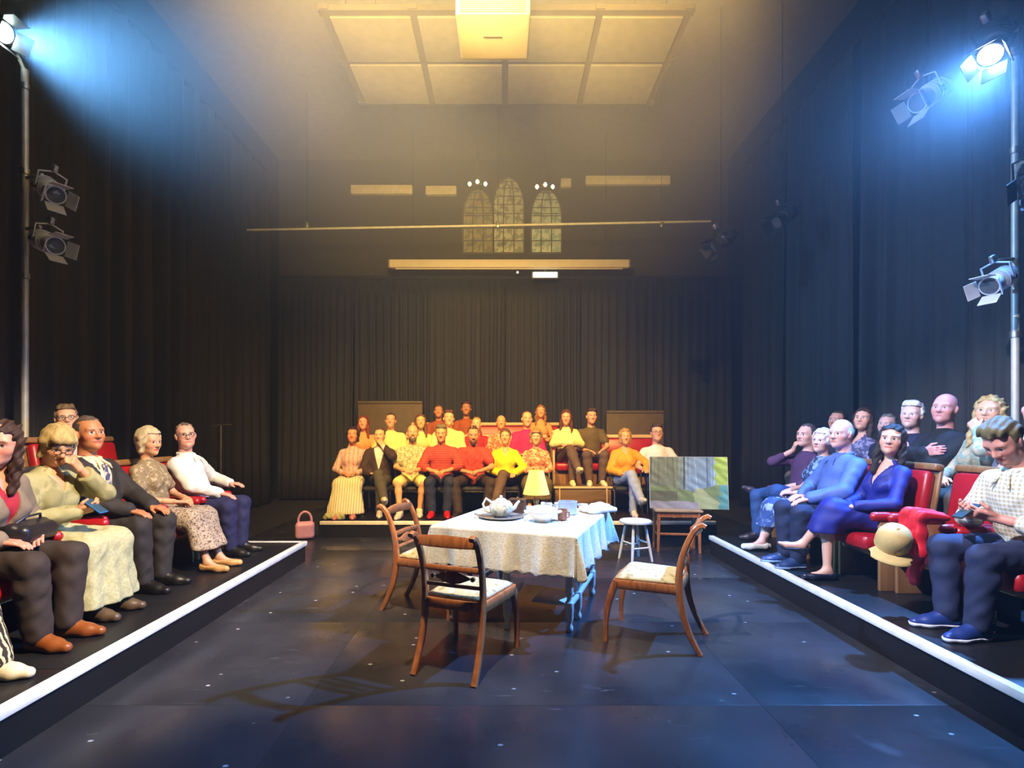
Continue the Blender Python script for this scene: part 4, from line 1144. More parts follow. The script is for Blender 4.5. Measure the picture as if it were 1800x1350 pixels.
def dining_chair(loc, yaw, label):
    root = empty('dining_chair', loc, yaw); tag(root, label, 'chair', 'dining chairs round the stage table')
    # seat pad: trapezoid, domed
    n = 14; V = []; F = []
    def W(y): return 0.235 - 0.040 * (0.21 - y) / 0.42
    ysx = np.linspace(-0.19, 0.225, n)
    for lev in (0, 1):
        for j, y in enumerate(ysx):
            for i in range(n):
                t = i / (n - 1) * 2 - 1; e = max(abs(t), abs(2 * j / (n - 1) - 1)); dome = 0.040 * (1 - e ** 4)
                V.append((t * (W(y) - 0.012), y, 0.437 + (dome + 0.012 if lev else 0)))
    for j in range(n - 1):
        for i in range(n - 1):
            a = j * n + i; F.append((a + n * n, a + 1 + n * n, a + n + 1 + n * n, a + n + n * n)); F.append((a, a + n, a + n + 1, a + 1))
    for i in range(n - 1):
        a = n * n
        F.append((i, i + 1, a + i + 1, a + i)); k = (n - 1) * n + i; F.append((k + 1, k, a + k, a + k + 1))
        F.append((i * n + n, i * n, a + i * n, a + i * n + n)); k = i * n + n - 1; F.append((k, k + n, a + k + n, a + k))
    mesh_obj('seat_pad', V, F, m_pad, root, True)
    fr = MB()
    fr.sweep([(-0.235, 0.222, 0.405), (0, 0.240, 0.405), (0.235, 0.222, 0.405)], 0.062, 0.030, (0, 0, 1))
    fr.sweep([(-0.195, -0.198, 0.405), (0.195, -0.198, 0.405)], 0.062, 0.030, (0, 0, 1))
    for sx in (-1, 1): fr.sweep([(sx * 0.232, 0.215, 0.405), (sx * 0.196, -0.195, 0.405)], 0.062, 0.030, (0, 0, 1))
    fr.build('seat_frame', m_mahog, root)
    for sx in (-1, 1):
        MB().sweep(bez((sx * 0.226, 0.210, 0.43), (sx * 0.230, 0.300, 0.24), (sx * 0.232, 0.285, 0.0), 10), [0.042, 0.042, 0.041, 0.040, 0.038, 0.036, 0.034, 0.032, 0.030, 0.030], [0.050, 0.050, 0.048, 0.045, 0.042, 0.038, 0.034, 0.031, 0.029, 0.028]).build('leg', m_mahog, root)
        MB().sweep(bez((sx * 0.195, -0.195, 0.43), (sx * 0.197, -0.200, 0.20), (sx * 0.200, -0.330, 0.0), 10), [0.036] * 10, [0.050, 0.048, 0.046, 0.044, 0.042, 0.040, 0.038, 0.036, 0.034, 0.032]).build('leg', m_mahog, root)
        st = bez((sx * 0.195, -0.195, 0.41), (sx * 0.196, -0.185, 0.62), (sx * 0.200, -0.285, 0.80), 8) + [Vector((sx * 0.200, -0.315, 0.835)), Vector((sx * 0.200, -0.342, 0.848)), Vector((sx * 0.200, -0.362, 0.838))]
        MB().sweep(st, 0.034, [0.050, 0.046, 0.044, 0.042, 0.040, 0.038, 0.037, 0.036, 0.036, 0.034, 0.028]).build('stile', m_mahog, root)
    MB().sweep([(-0.190, -0.280, 0.800), (-0.1, -0.300, 0.805), (0, -0.306, 0.808), (0.1, -0.300, 0.805), (0.190, -0.280, 0.800)], [0.060, 0.070, 0.074, 0.070, 0.060], 0.026, (0, 0.25, 1)).build('crest_rail', m_mahog, root)
    MB().sweep([(-0.190, -0.212, 0.625), (0, -0.222, 0.628), (0.190, -0.212, 0.625)], 0.034, 0.022, (0, 0.15, 1)).build('mid_rail', m_mahog, root)
    MB().sweep([(-0.190, -0.196, 0.520), (0, -0.200, 0.520), (0.190, -0.196, 0.520)], 0.022, 0.018, (0, 0.05, 1)).build('lower_rail', m_mahog, root)
    MB().sweep([(-0.115, -0.206, 0.572), (-0.055, -0.208, 0.572), (0, -0.209, 0.572), (0.055, -0.208, 0.572), (0.115, -0.206, 0.572)], [0.012, 0.060, 0.080, 0.060, 0.012], 0.016, (0, 0.1, 1)).build('carved_splat', m_mahog, root)
    for sx in (-1, 1): MB().lathe([(0.002, -0.012), (0.014, -0.010), (0.016, 0), (0.014, 0.010), (0.002, 0.012)], (sx * 0.135, -0.206, 0.572), 10, rotx(R(90))).build('boss', m_mahog, root)
    return root


CH = [((-0.23, 3.36, 0), R(-22), 'mahogany dining chair with its back to the viewer, before the table'),
      ((1.07, 3.72, 0), R(64), 'mahogany dining chair right of the table, facing left'),
      ((-0.62, 4.36, 0), R(-109), 'mahogany dining chair left of the table, partly behind the front chair')]
c0 = dining_chair(*CH[0])
for l, y, lb in CH[1:]:
    c = copy_tree(c0); c.location = l; c.rotation_euler = (0, 0, y); c['label'] = lb

# ------------------------------------------------------------------ table, cloth and what stands on it
TA = R(-21); TC = Vector((0.20, 4.36, 0)); TZ = 0.745
m_white_leg = mat('white_painted_wood', (0.74, 0.72, 0.66), 0.42, var=0.06)
tb = empty('gateleg_table', TC, TA); tag(tb, 'white gateleg table with turned legs in the middle of the stage', 'table')
MB().box((0, 0, TZ - 0.017), (1.10, 1.26, 0.026), bev=0.008).build('tabletop', m_white_leg, tb)
prof = [(0.018, 0.0), (0.026, 0.012), (0.028, 0.035), (0.018, 0.055), (0.022, 0.075), (0.030, 0.10), (0.030, 0.15), (0.032, 0.155), (0.032, 0.215), (0.022, 0.225), (0.018, 0.245), (0.028, 0.275), (0.031, 0.33), (0.022, 0.42), (0.018, 0.50), (0.026, 0.53), (0.020, 0.56), (0.030, 0.58), (0.032, 0.70)]
LEGS = [(0.46, -0.42), (0.46, -0.14), (0.02, -0.53), (-0.44, -0.50), (-0.44, 0.50), (0.44, 0.50)]
for x, y in LEGS: MB().lathe([(r, z) for r, z in prof], (x, y, 0), 14).build('leg', m_white_leg, tb)
for a, b_ in (((0.46, -0.42), (0.46, -0.14)), ((0.02, -0.53), (-0.05, 0.0)), ((-0.44, -0.50), (-0.44, 0.50)), ((0.44, 0.50), (-0.44, 0.50)), ((0.46, -0.14), (0.44, 0.50))):
    MB().sweep([(a[0], a[1], 0.185), (b_[0], b_[1], 0.185)], 0.040, 0.028, (0, 0, 1)).build('stretcher', m_white_leg, tb)
MB().box((0.30, -0.20, 0.170), (0.30, 0.30, 0.020), bev=0.005).build('shelf', m_white_leg, tb)
for y in (-0.55, 0.55): MB().box((0, y, TZ - 0.075), (0.95, 0.022, 0.09)).build('apron', m_white_leg, tb)
for x in (-0.47, 0.47): MB().box((x, 0, TZ - 0.075), (0.022, 1.08, 0.09)).build('apron', m_white_leg, tb)


def lace_mat():
    m = mat('cream_lace_cloth', (0.78, 0.74, 0.66), 0.75, pattern='floral', col2=(0.66, 0.58, 0.46), col3=(0.82, 0.80, 0.74), scale=75, thr=0.36, bump=0.5, bscale=70)
    return m


def cloth(x0, x1, y0, y1, over, zt):
    nx, ny = 110, 120; V = []; F = []
    for j in range(ny + 1):
        for i in range(nx + 1):
            a = x0 - over + (x1 - x0 + 2 * over) * i / nx; b = y0 - over + (y1 - y0 + 2 * over) * j / ny
            ex = max(x0 - a, 0, a - x1); ey = max(y0 - b, 0, b - y1)
            sx = -1 if a < x0 else 1; sy = -1 if b < y0 else 1
            r = (ex ** 2.6 + ey ** 2.6) ** (1 / 2.6); r2 = math.hypot(ex, ey)
            bx_, by_ = min(max(a, x0), x1), min(max(b, y0), y1)
            if r <= 0: V.append((a, b, zt + 0.0015 * math.sin(a * 23) * math.sin(b * 19))); continue
            dx, dy = sx * ex / r2, sy * ey / r2
            t = r / over
            s_ = (bx_ * (1 if ey > 0 else 0) + by_ * (1 if ex > 0 else 0)) * 1.0 + (math.atan2(ey, ex) * 0.35 if ex > 0 and ey > 0 else 0)
            corner = (ex > 0 and ey > 0)
            fo = (0.020 * math.sin(s_ * 21 + sx * 1.3) + 0.010 * math.sin(s_ * 47 + sy)) * min(1, t * 1.2)
            if corner: fo += 0.045 * math.sin(math.atan2(ey, ex) * 4 + 0.8) * t
            out = 0.010 + 0.022 * t + max(fo, -0.012 - 0.02 * t)
            hemw = 0.010 * math.sin(s_ * 60) * (1 if t > 0.97 else 0)
            V.append((bx_ + dx * out, by_ + dy * out, zt - r * 1.0 + 0.004 * (1 - min(1, t * 8)) + hemw))
    n0 = len(V)
    # under layer for thickness
    W_ = nx + 1
    for (x, y, z) in V[:n0]: V.append((x * 0.997, y * 0.997, z - 0.003))
    for j in range(ny):
        for i in range(nx):
            a = j * W_ + i; F.append((a, a + 1, a + 1 + W_, a + W_)); F.append((n0 + a, n0 + a + W_, n0 + a + 1 + W_, n0 + a + 1))
    for i in range(nx):
        F.append((i, n0 + i, n0 + i + 1, i + 1)); a = ny * W_ + i; F.append((a, a + 1, n0 + a + 1, n0 + a))
    for j in range(ny):
        a = j * W_; F.append((a, a + W_, n0 + a + W_, n0 + a)); a += nx; F.append((a, n0 + a, n0 + a + W_, a + W_))
    return V, F


V, F = cloth(-0.555, 0.555, -0.635, 0.635, 0.285, TZ + 0.003)
cl = mesh_obj('tablecloth', V, F, lace_mat(), None, True); cl.location = TC; cl.rotation_euler = (0, 0, TA)
tag(cl, 'cream lace tablecloth hanging over the stage table', 'tablecloth')


def tp(x, y, z=0.0):
    """point on the table top from scene x, y"""
    return (x, y, TZ + 0.006 + z)


m_china = mat('cream_floral_china', (0.80, 0.72, 0.56), 0.25, pattern='blotch', col2=(0.55, 0.36, 0.26), col3=(0.40, 0.45, 0.25), scale=16, thr=0.62)
m_cream = mat('cream_glaze', (0.82, 0.76, 0.62), 0.25, var=0.05)
m_enamel = mat('grey_blue_enamel', (0.42, 0.50, 0.60), 0.28, var=0.08)
m_tray = mat('pewter_tray', (0.45, 0.42, 0.36), 0.35, 0.6)
m_bwood = mat('dark_brown_wood', (0.10, 0.045, 0.02), 0.4, pattern='wood', scale=10)
tr_ = empty('serving_tray', tp(-0.02, 4.30)); tag(tr_, 'oval pewter tray under the floral teapot', 'tray')
MB().lathe([(0.12, 0.0), (0.165, 0.004), (0.185, 0.016), (0.180, 0.018), (0.160, 0.008), (0.0, 0.007)], (0, 0, 0), 28).build('dish', m_tray, tr_)
for sx in (-1, 1): MB().tube([(sx * 0.18, -0.04, 0.016), (sx * 0.215, -0.03, 0.03), (sx * 0.215, 0.03, 0.03), (sx * 0.18, 0.04, 0.016)], 0.006, 6).build('handle', m_tray, tr_)
tpt = empty('teapot', tp(-0.02, 4.30, 0.009), R(10)); tag(tpt, 'cream floral teapot with arched handle on the tray', 'teapot')
MB().lathe([(0.055, 0), (0.062, 0.008), (0.085, 0.03), (0.098, 0.065), (0.094, 0.10), (0.075, 0.125), (0.045, 0.132)], (0, 0, 0), 24).build('pot', m_china, tpt)
ld = MB().lathe([(0.048, 0.130), (0.046, 0.138), (0.025, 0.150), (0.008, 0.153)], (0, 0, 0), 18).build('lid', m_cream, tpt)
MB().lathe([(0.006, 0.150), (0.014, 0.160), (0.012, 0.170), (0.002, 0.174)], (0, 0, 0), 12).build('knob', m_cream, ld)
MB().tube([(-0.075, 0, 0.115), (-0.125, 0, 0.15), (-0.150, 0, 0.105), (-0.130, 0, 0.05), (-0.085, 0, 0.035)], [0.011, 0.011, 0.010, 0.010, 0.011], 8).build('handle', m_cream, tpt)
MB().tube([(0.080, 0, 0.050), (0.115, 0, 0.070), (0.135, 0, 0.105), (0.155, 0, 0.125)], [0.022, 0.017, 0.012, 0.010], 10).build('spout', m_china, tpt)
cd = empty('tea_caddy', tp(0.12, 4.52), R(-15)); tag(cd, 'small dark wooden box between the teapot and the tureen', 'box')
MB().box((0, 0, 0.055), (0.14, 0.11, 0.11), bev=0.006).build('case', m_bwood, cd)
cdl = MB().box((0, 0, 0.118), (0.146, 0.116, 0.018), bev=0.006).build('lid', m_bwood, cd)
MB().lathe([(0.004, 0.127), (0.010, 0.134), (0.002, 0.142)], (0, 0, 0), 10).build('knob', m_brass, cdl)
tu = empty('soup_tureen', tp(0.31, 4.12)); tag(tu, 'wide cream lidded tureen at the front of the table', 'tureen')
MB().lathe([(0.065, 0), (0.060, 0.012), (0.085, 0.030), (0.115, 0.065), (0.120, 0.085), (0.116, 0.088)], (0, 0, 0), 26).build('bowl', m_cream, tu)
tl = MB().lathe([(0.117, 0.087), (0.110, 0.097), (0.075, 0.118), (0.030, 0.128), (0.004, 0.130)], (0, 0, 0), 26).build('lid', m_cream, tu)
MB().lathe([(0.010, 0.128), (0.018, 0.140), (0.014, 0.150), (0.002, 0.153)], (0, 0, 0), 12).build('knob', m_cream, tl)
for sx in (-1, 1): MB().tube([(sx * 0.112, -0.028, 0.070), (sx * 0.142, -0.02, 0.078), (sx * 0.142, 0.02, 0.078), (sx * 0.112, 0.028, 0.070)], 0.009, 8).build('handle', m_cream, tu)
mg = empty('mug', tp(0.47, 4.18), R(-40)); tag(mg, 'brown earthenware mug right of the cream tureen', 'mug')
m_earth = mat('brown_glaze', (0.30, 0.13, 0.07), 0.3)
MB().lathe([(0.032, 0), (0.038, 0.006), (0.040, 0.085), (0.036, 0.085), (0.034, 0.012), (0.0, 0.010)], (0, 0, 0), 18).build('cup', m_earth, mg)
MB().tube([(0.038, 0, 0.068), (0.064, 0, 0.066), (0.066, 0, 0.030), (0.038, 0, 0.022)], 0.006, 8).build('handle', m_earth, mg)
pt = empty('enamel_pot', tp(0.55, 4.48)); tag(pt, 'grey-blue enamel pot behind the tureen', 'pot')
MB().lathe([(0.070, 0), (0.078, 0.008), (0.080, 0.105), (0.084, 0.110), (0.076, 0.110), (0.072, 0.014), (0.0, 0.012)], (0, 0, 0), 22).build('pot', m_enamel, pt)
for sx in (-1, 1): MB().tube([(sx * 0.078, -0.022, 0.080), (sx * 0.106, -0.018, 0.084), (sx * 0.106, 0.018, 0.084), (sx * 0.078, 0.022, 0.080)], 0.006, 8).build('handle', m_enamel, pt)
m_wchina = mat('white_china', (0.82, 0.80, 0.76), 0.22, var=0.03)
cup0 = None
for k, (x, y, lb) in enumerate(((0.40, 4.72, 'white china cup behind the tureen, leftmost of four'), (0.50, 4.74, 'white china cup, second from left behind the enamel pot'), (0.60, 4.71, 'white china cup, third from left behind the enamel pot'), (0.71, 4.66, 'white china cup, rightmost of four on the table'))):
    if cup0 is None:
        cup0 = empty('tea_cup', tp(x, y)); c = cup0
        MB().lathe([(0.022, 0), (0.026, 0.004), (0.036, 0.03), (0.042, 0.062), (0.039, 0.062), (0.032, 0.03), (0.0, 0.008)], (0, 0, 0), 16).build('cup', m_wchina, cup0)
        MB().tube([(0.036, 0, 0.05), (0.060, 0, 0.048), (0.058, 0, 0.024), (0.032, 0, 0.018)], 0.004, 6).build('handle', m_wchina, cup0)
    else: c = copy_tree(cup0)
    c.location = tp(x, y); c.rotation_euler = (0, 0, R(-30 + 50 * k)); tag(c, lb, 'cup', 'white cups on the stage table')
lm_ = empty('table_lamp', tp(0.29, 4.62)); tag(lm_, 'table lamp with a glowing yellow shade at the back of the table', 'lamp')
MB().lathe([(0.060, 0), (0.062, 0.012), (0.030, 0.024), (0.016, 0.05), (0.026, 0.09), (0.020, 0.13), (0.010, 0.15), (0.010, 0.20)], (0, 0, 0), 18).build('base', m_brass, lm_)
m_shade = mat('yellow_lampshade', (0.80, 0.62, 0.10), 0.7, emit=(1.0, 0.74, 0.08), estr=0.40, var=0.03)
MB().lathe([(0.118, 0.155), (0.062, 0.365), (0.060, 0.365), (0.116, 0.155)], (0, 0, 0), 26).build('lamp_shade', m_shade, lm_)
MB().lathe([(0.012, 0.20), (0.028, 0.235), (0.024, 0.27), (0.004, 0.28)], (0, 0, 0), 12).build('bulb', mat('lamp_bulb', (1, 0.9, 0.6), 0.4, emit=(1, 0.8, 0.4), estr=6, var=0), lm_)
V, Q = nets([bx((0, 0, 0.022), (0.14, 0.10, 0.022), 0.018), bx((0.03, 0.02, 0.05), (0.09, 0.07, 0.018), 0.016, RZ(0.5)), rc((-0.12, -0.06, 0.02), (0.10, 0.08, 0.045), 0.022, 0.018)], 0.008, 0.03, 0, [lambda x, y, z: 0.002 - z + 0 * x + 0 * y], (), lambda x, y, z: 0.006 * np.sin(40 * x + 30 * y) * np.sin(50 * y - 20 * x))
nk = mesh_obj('napkin', V, Q, mat('white_linen', (0.80, 0.80, 0.82), 0.75, bump=0.3), None, True); nk.location = tp(0.83, 4.60); nk.rotation_euler = (0, 0, R(30))
tag(nk, 'crumpled white linen napkin on the right end of the table', 'napkin')

# ------------------------------------------------------------------ stool, side table and painting
sx_, sy_ = 1.50, 5.95
so_ = empty('wooden_stool', (sx_, sy_, 0), R(20)); tag(so_, 'white painted round wooden stool behind the table', 'stool')
MB().lathe([(0.160, 0.420), (0.178, 0.428), (0.180, 0.445), (0.172, 0.455), (0.0, 0.457)], (0, 0, 0), 26).build('seat', m_white_leg, so_)
LT = []
for a in (45, 135, 225, 315):
    p0 = Vector((0.105 * math.cos(R(a)), 0.105 * math.sin(R(a)), 0.425)); p1 = Vector((0.185 * math.cos(R(a)), 0.185 * math.sin(R(a)), 0.0)); LT.append((p0, p1))
    MB().tube([p0, p0.lerp(p1, 0.5), p1], [0.015, 0.018, 0.014], 10).build('leg', m_white_leg, so_)
for k in range(4):
    t = 0.52 if k % 2 else 0.64
    MB().tube([LT[k][0].lerp(LT[k][1], t), LT[(k + 1) % 4][0].lerp(LT[(k + 1) % 4][1], t)], 0.010, 8).build('stretcher', m_white_leg, so_)

m_bench = mat('worn_light_wood', (0.50, 0.33, 0.17), 0.45, pattern='wood', scale=8, ax=(0.2, 1, 1))
bt = empty('side_table', (2.13, 6.45, 0), R(-6)); tag(bt, 'low brown wooden side table holding up the painting', 'table')
MB().box((0, 0, 0.500), (0.56, 0.34, 0.028), bev=0.008).build('tabletop', m_bench, bt)
for a in (-1, 1):
    for c_ in (-1, 1): MB().sweep([(a * 0.235, c_ * 0.13, 0.49), (a * 0.245, c_ * 0.14, 0.0)], [0.042, 0.030], [0.042, 0.030]).build('leg', m_mahog, bt)
    MB().sweep([(a * 0.238, -0.13, 0.20), (a * 0.238, 0.13, 0.20)], 0.030, 0.020, (0, 0, 1)).build('stretcher', m_mahog, bt)
    MB().box((0, a * 0.135, 0.455), (0.48, 0.02, 0.06)).build('apron', m_mahog, bt)
MB().sweep([(-0.238, -0.135, 0.22), (0.238, -0.135, 0.22)], 0.028, 0.020, (0, 0, 1)).build('stretcher', m_mahog, bt)

PW, PH = 0.92, 0.635
pa = empty('landscape_painting', (2.27, 6.40, 0.516), R(-9)); tag(pa, 'unframed woodland path painting propped on the side table', 'painting')
tilt = rotx(R(-7))
nx, ny = 150, 100; V = []; F = []; Cc = []
rs = np.random.RandomState(4)
TRK = [(rs.uniform(0, 0.86), rs.uniform(0.004, 0.013), rs.uniform(0.35, 1.5), rs.uniform(-0.05, 0.05)) for _ in range(26)]
WV = [(rs.uniform(8, 45), rs.uniform(8, 45), rs.uniform(0, 6)) for _ in range(7)]
def pcol(u, v):
    # pigment of a woodland with trunks, a pale path and bright foliage on the right
    n1 = 0.5 + sum(math.sin(a * u + b * v + c) for a, b, c in WV) / 10
    hz = 0.40 + 0.05 * math.sin(u * 9) + 0.06 * (n1 - 0.5)
    if v > hz:
        k = min(max((u - 0.36) / 0.16, 0), 1)
        c = np.array([0.17, 0.20, 0.13]) * (1 - k) + np.array([0.20, 0.30, 0.38]) * k
        c = c * (0.7 + 0.6 * n1)
        for tu, tw, tt, sl in TRK:
            if abs(u - tu - sl * (v - 0.6)) < tw: c = c * tt
        if u > 0.80 + 0.08 * n1 and v > 0.46: c = np.array([0.34, 0.48, 0.09]) * (0.5 + 1.0 * n1)
    else:
        c = np.array([0.17, 0.23, 0.10]) * (0.6 + 0.8 * n1)
        w_ = 0.05 + 0.34 * (0.42 - v); px_ = 0.60 + 0.42 * (0.42 - v)
        if abs(u - px_) < w_ * (0.8 + 0.4 * n1): c = np.array([0.33, 0.38, 0.19]) * (0.75 + 0.45 * n1)
        if v < 0.10 + 0.08 * n1 and u < 0.62: c = np.array([0.30, 0.30, 0.33]) * (0.7 + 0.5 * n1)
        if u > 0.84 + 0.1 * n1: c = np.array([0.09, 0.26, 0.24]) * (0.6 + 1.0 * n1)
        if 0.14 < v < 0.34 and u < 0.36: c = np.array([0.12, 0.13, 0.08]) * (0.7 + 0.6 * n1)
    return c
for j in range(ny + 1):
    for i in range(nx + 1):
        u, v = i / nx, j / ny
        V.append(tilt @ Vector(((u - 0.5) * PW, 0.0012 * math.sin(u * 300) * math.sin(v * 210), v * PH)))
        Cc.append(np.clip(pcol(u, v) * (0.85 + 0.3 * rs.rand()), 0, 1))
for j in range(ny):
    for i in range(nx):
        a = j * (nx + 1) + i; F.append((a, a + 1, a + nx + 2, a + nx + 1))
mesh_obj('canvas', V, F, attr_mat('painted_canvas', 0.5), pa, True, np.array(Cc))
MB().box(tilt @ Vector((0, 0.018, PH / 2)), (PW + 0.006, 0.032, PH + 0.004), tilt).build('stretcher_frame', mat('raw_canvas_edge', (0.78, 0.78, 0.76), 0.7), pa)
MB().sweep([(0, 0.085, PH * 0.62), (0, 0.16, 0.002)], 0.03, 0.012).build('prop_strut', m_bench, pa)

# ------------------------------------------------------------------ clothing materials


def fab(name, c, **k):
    k.setdefault('bump', 0.35); k.setdefault('bscale', 260); return mat('cloth_' + name, c, k.pop('rough', 0.8), **k)


f_white = fab('white_shirt', 'e6e2da'); f_navy = fab('navy_trousers', '20204a'); f_suit = fab('charcoal_suit', '2b2420')
f_tie = fab('patterned_tie', '4a4a70', pattern='blotch', col2='b8b0a0', scale=30); f_cream = fab('cream_shirt', 'e0d2ac')
f_khaki = fab('sage_jacket', 'a39a68', pattern='blotch', col2='8c8456', scale=10); f_lime = fab('pale_lime_skirt', 'bcb688', pattern='blotch', col2='aea87a', scale=55)
f_tan = fab('taupe_beaded_top', '8f7a58', pattern='floral', col2='6d5a3e', col3='b4a27e', scale=60, thr=0.3)
f_speck = fab('speckled_skirt', 'b8a288', pattern='blotch', col2='5e4838', scale=75, thr=0.55)
f_greybr = fab('taupe_cardigan', '7d6c58'); f_crim = fab('crimson_top', 'a01c2c'); f_darkbr = fab('dark_brown_trousers', '33261e')
f_zebra = fab('zebra_trousers', 'cdbb8c', pattern='zebra', col2='2a2014', scale=11, thr=0.45); f_pinkw = fab('pale_pink_shirt', 'd8b8b4')
f_purple = fab('plum_shirt', '4a2a50'); f_denim = fab('blue_denim', '29487c'); f_ddenim = fab('dark_denim', '1d2440')
f_bluef = fab('blue_patterned_blouse', '283c66', pattern='blotch', col2='7d92b4', col3='16203a', scale=22); f_bluesk = fab('blue_white_skirt', '36508c', pattern='blotch', col2='9fb0cc', scale=16, thr=0.58)
f_bshirt = fab('bright_blue_shirt', '5068a8', rough=0.6); f_royal = fab('royal_blue_dress', '1b2078', rough=0.6)
f_check = fab('beige_check_shirt', 'c9bc98', pattern='plaid', col2='8d8a80', col3='dcd8cc', scale=12, thr=0.6)
f_black = fab('black_jumper', '15171c'); f_dnavy = fab('dark_navy_top', '1a1f3a'); f_lav = fab('lavender_blouse', '8a86a8', pattern='blotch', col2='484a72', scale=20)
f_beigef = fab('beige_flower_blouse', 'b8a88a', pattern='blotch', col2='8a9a8a', scale=24)
f_pinkc = fab('pale_pink_jumper', 'd8b4ae', pattern='plaid', col2='a87884', col3='c8a0a0', scale=5, thr=0.66); f_ivory = fab('ivory_striped_skirt', 'e8dcb8', pattern='stripe', col2='b8a884', scale=9, thr=0.7)
f_dark = fab('dark_brown_jacket', '3a2620'); f_flor = fab('pale_floral_shirt', 'd8d0a8', pattern='blotch', col2='9a9a78', col3='b8a080', scale=26)
f_redch = fab('red_check_shirt', 'b83a34', pattern='plaid', col2='70302c', col3='c85848', scale=9, thr=0.55); f_salmon = fab('red_polo', 'c04438', pattern='blotch', col2='a83830', scale=20)
f_yellow = fab('bright_yellow_jumper', 'e8d814', bump=0.5); f_coral = fab('coral_flower_blouse', 'd07050', pattern='blotch', col2='e8b488', col3='a04434', scale=22)
f_must = fab('mustard_blouse', 'e09a10', rough=0.65); f_pale = fab('pale_denim', '9aa8c8'); f_wtee = fab('white_tee', 'dcd4d8')
f_pyel = fab('pale_yellow_shirt', 'e0d088'); f_peach = fab('peach_top', 'e09a60'); f_mag = fab('magenta_top', 'd02070'); f_rust = fab('rust_top', '9a4a14')
f_grey = fab('grey_trousers', '4a4438'); f_olive = fab('olive_tee', '5a4a20'); f_butter = fab('butter_jumper', 'e8e098', bump=0.5); f_trw = fab('brown_trousers', '5c4636')
m_tansh = mat('tan_leather_shoe', '#8a4a1e', 0.35, bump=0.1); m_nude = mat('nude_leather_shoe', '#c8965a', 0.4)
G_L = 'audience on the left'; G_R = 'audience on the right'; G_B = 'audience at the back'


def on_left(label, seatlabel, Y, X=-3.14, row=1, **k):
    z = PZ if row == 1 else PZ2
    if seatlabel: seat_at((X, Y, z), R(-90), seatlabel, 'red theatre seats')
    return person(label, (X, Y, z), R(-90 + k.pop('turn', 0)), group=G_L, **k)


def on_right(label, seatlabel, Y, X=3.26, row=1, **k):
    z = PZ if row == 1 else PZ2
    if seatlabel: seat_at((X, Y, z), R(90), seatlabel, 'red theatre seats')
    return person(label, (X, Y, z), R(90 + k.pop('turn', 0)), group=G_R, **k)


# ---- left audience, far to near
on_left('person in white shirt and navy trousers, last in the left front row', 'red theatre seat under the person in the white shirt', 5.30, lod=0, s=1.0, b=1.10, heavy=0.5, head=(-48, -2, 0), arms=('knee', 'arm'), legs='flat',
        skin='d9a08c', hair=('crop', '6a5a50'), top=dict(m=f_white, g=0.014), collar=f_white, bottom=dict(kind='trousers', m=f_navy), shoes='1a1818', glasses=True, seed=1)
on_left('person in taupe top and speckled skirt, hands in lap, left front row', 'red theatre seat under the person in the speckled skirt', 4.72, lod=0, s=0.94, fem=True, head=(-14, -14, 0), arms=('lap', 'lap'), legs='fwd',
        skin='d49c74', hair=('bob', 'c8b48c'), top=dict(m=f_tan, sleeve='short', name='blouse'), bottom=dict(kind='skirt', m=f_speck, hem=0.20, flare=0.03), shoes=m_nude, toe='pump', seed=2)
_, sd_suit = on_left('person in dark suit, cream shirt and patterned tie, left front row', 'red theatre seat under the person in the dark suit', 4.12, X=-3.20, lod=0, s=1.03, b=1.08, heavy=0.3, lean=7, head=(-22, -4, 0), arms=('knee', 'knee'), legs='flat',
        skin='c07c54', hair=('crop', '5a4c40'), top=dict(m=f_cream), collar=f_cream, jacket=dict(m=f_suit, name='suit_jacket'), tie=f_tie, bottom=dict(kind='trousers', m=f_suit), shoes='14100e', seed=3)
_, sd_bl = on_left('person in sage jacket and pale lime skirt with hand at mouth', 'red theatre seat under the person in the lime skirt', 3.52, X=-3.10, lod=0, s=0.95, fem=True, b=1.08, lean=-6, head=(-30, -26, 0), arms=('phone', 'mouth'), legs='flat',
        skin='d49a70', hair=('fringe', 'b89c60'), top=dict(m=f_khaki, g=0.016, v=(0.13, 0.07), name='jacket'), bottom=dict(kind='skirt', m=f_lime, hem=0.10, flare=0.05), shoes='5a4632', glasses=True, seed=4)
_, sd_dk = on_left('person in taupe cardigan over crimson top, bag on lap, left edge', 'red theatre seat under the person in the taupe cardigan', 3.05, X=-3.04, lod=0, s=0.97, fem=True, b=1.08, lean=-9, head=(-62, -4, 0), arms=('thigh', 'lap'), legs='flat',
        skin='d09078', hair=('longwavy', '3a2214'), top=dict(m=f_crim, v=(0.10, 0.06)), jacket=dict(m=f_greybr, v=(0.30, 0.08), name='cardigan'), bottom=dict(kind='trousers', m=f_darkbr, wide=0.02), shoes=m_tansh, seed=5)
on_left('person in zebra-striped trousers cut off by the left edge', 'red theatre seat under the person in zebra trousers', 2.50, X=-3.10, lod=0, s=0.97, fem=True, lean=6, head=(-30, 0, 0), arms=('thigh', 'thigh'), legs='fwd',
        skin='d09c80', hair=('bob', '5a3a20'), top=dict(m=f_dark), bottom=dict(kind='trousers', m=f_zebra, wide=0.045), shoes='d8c8a4', seed=6)
on_left('person in pale pink shirt and glasses behind the dark suit', 'red theatre seat under the person in the pale pink shirt', 4.86, X=-3.98, row=2, s=0.95, head=(-48, -2, 0), arms=('lap', 'lap'), skin='d8a88a', hair=('side', '6c5638'), top=dict(m=f_pinkw), collar=f_pinkw, bottom=dict(kind='trousers', m=f_grey), glasses=True, seed=7)
on_left('person in crimson top half hidden in the second left row', 'red theatre seat under the half hidden person in the crimson top', 4.06, X=-4.0, row=2, s=0.94, fem=True, head=(-40, 0, 0), arms=('lap', 'lap'), skin='c89070', hair=('bob', '2c1c14'), top=dict(m=f_crim), bottom=dict(kind='trousers', m=f_grey), seed=8)
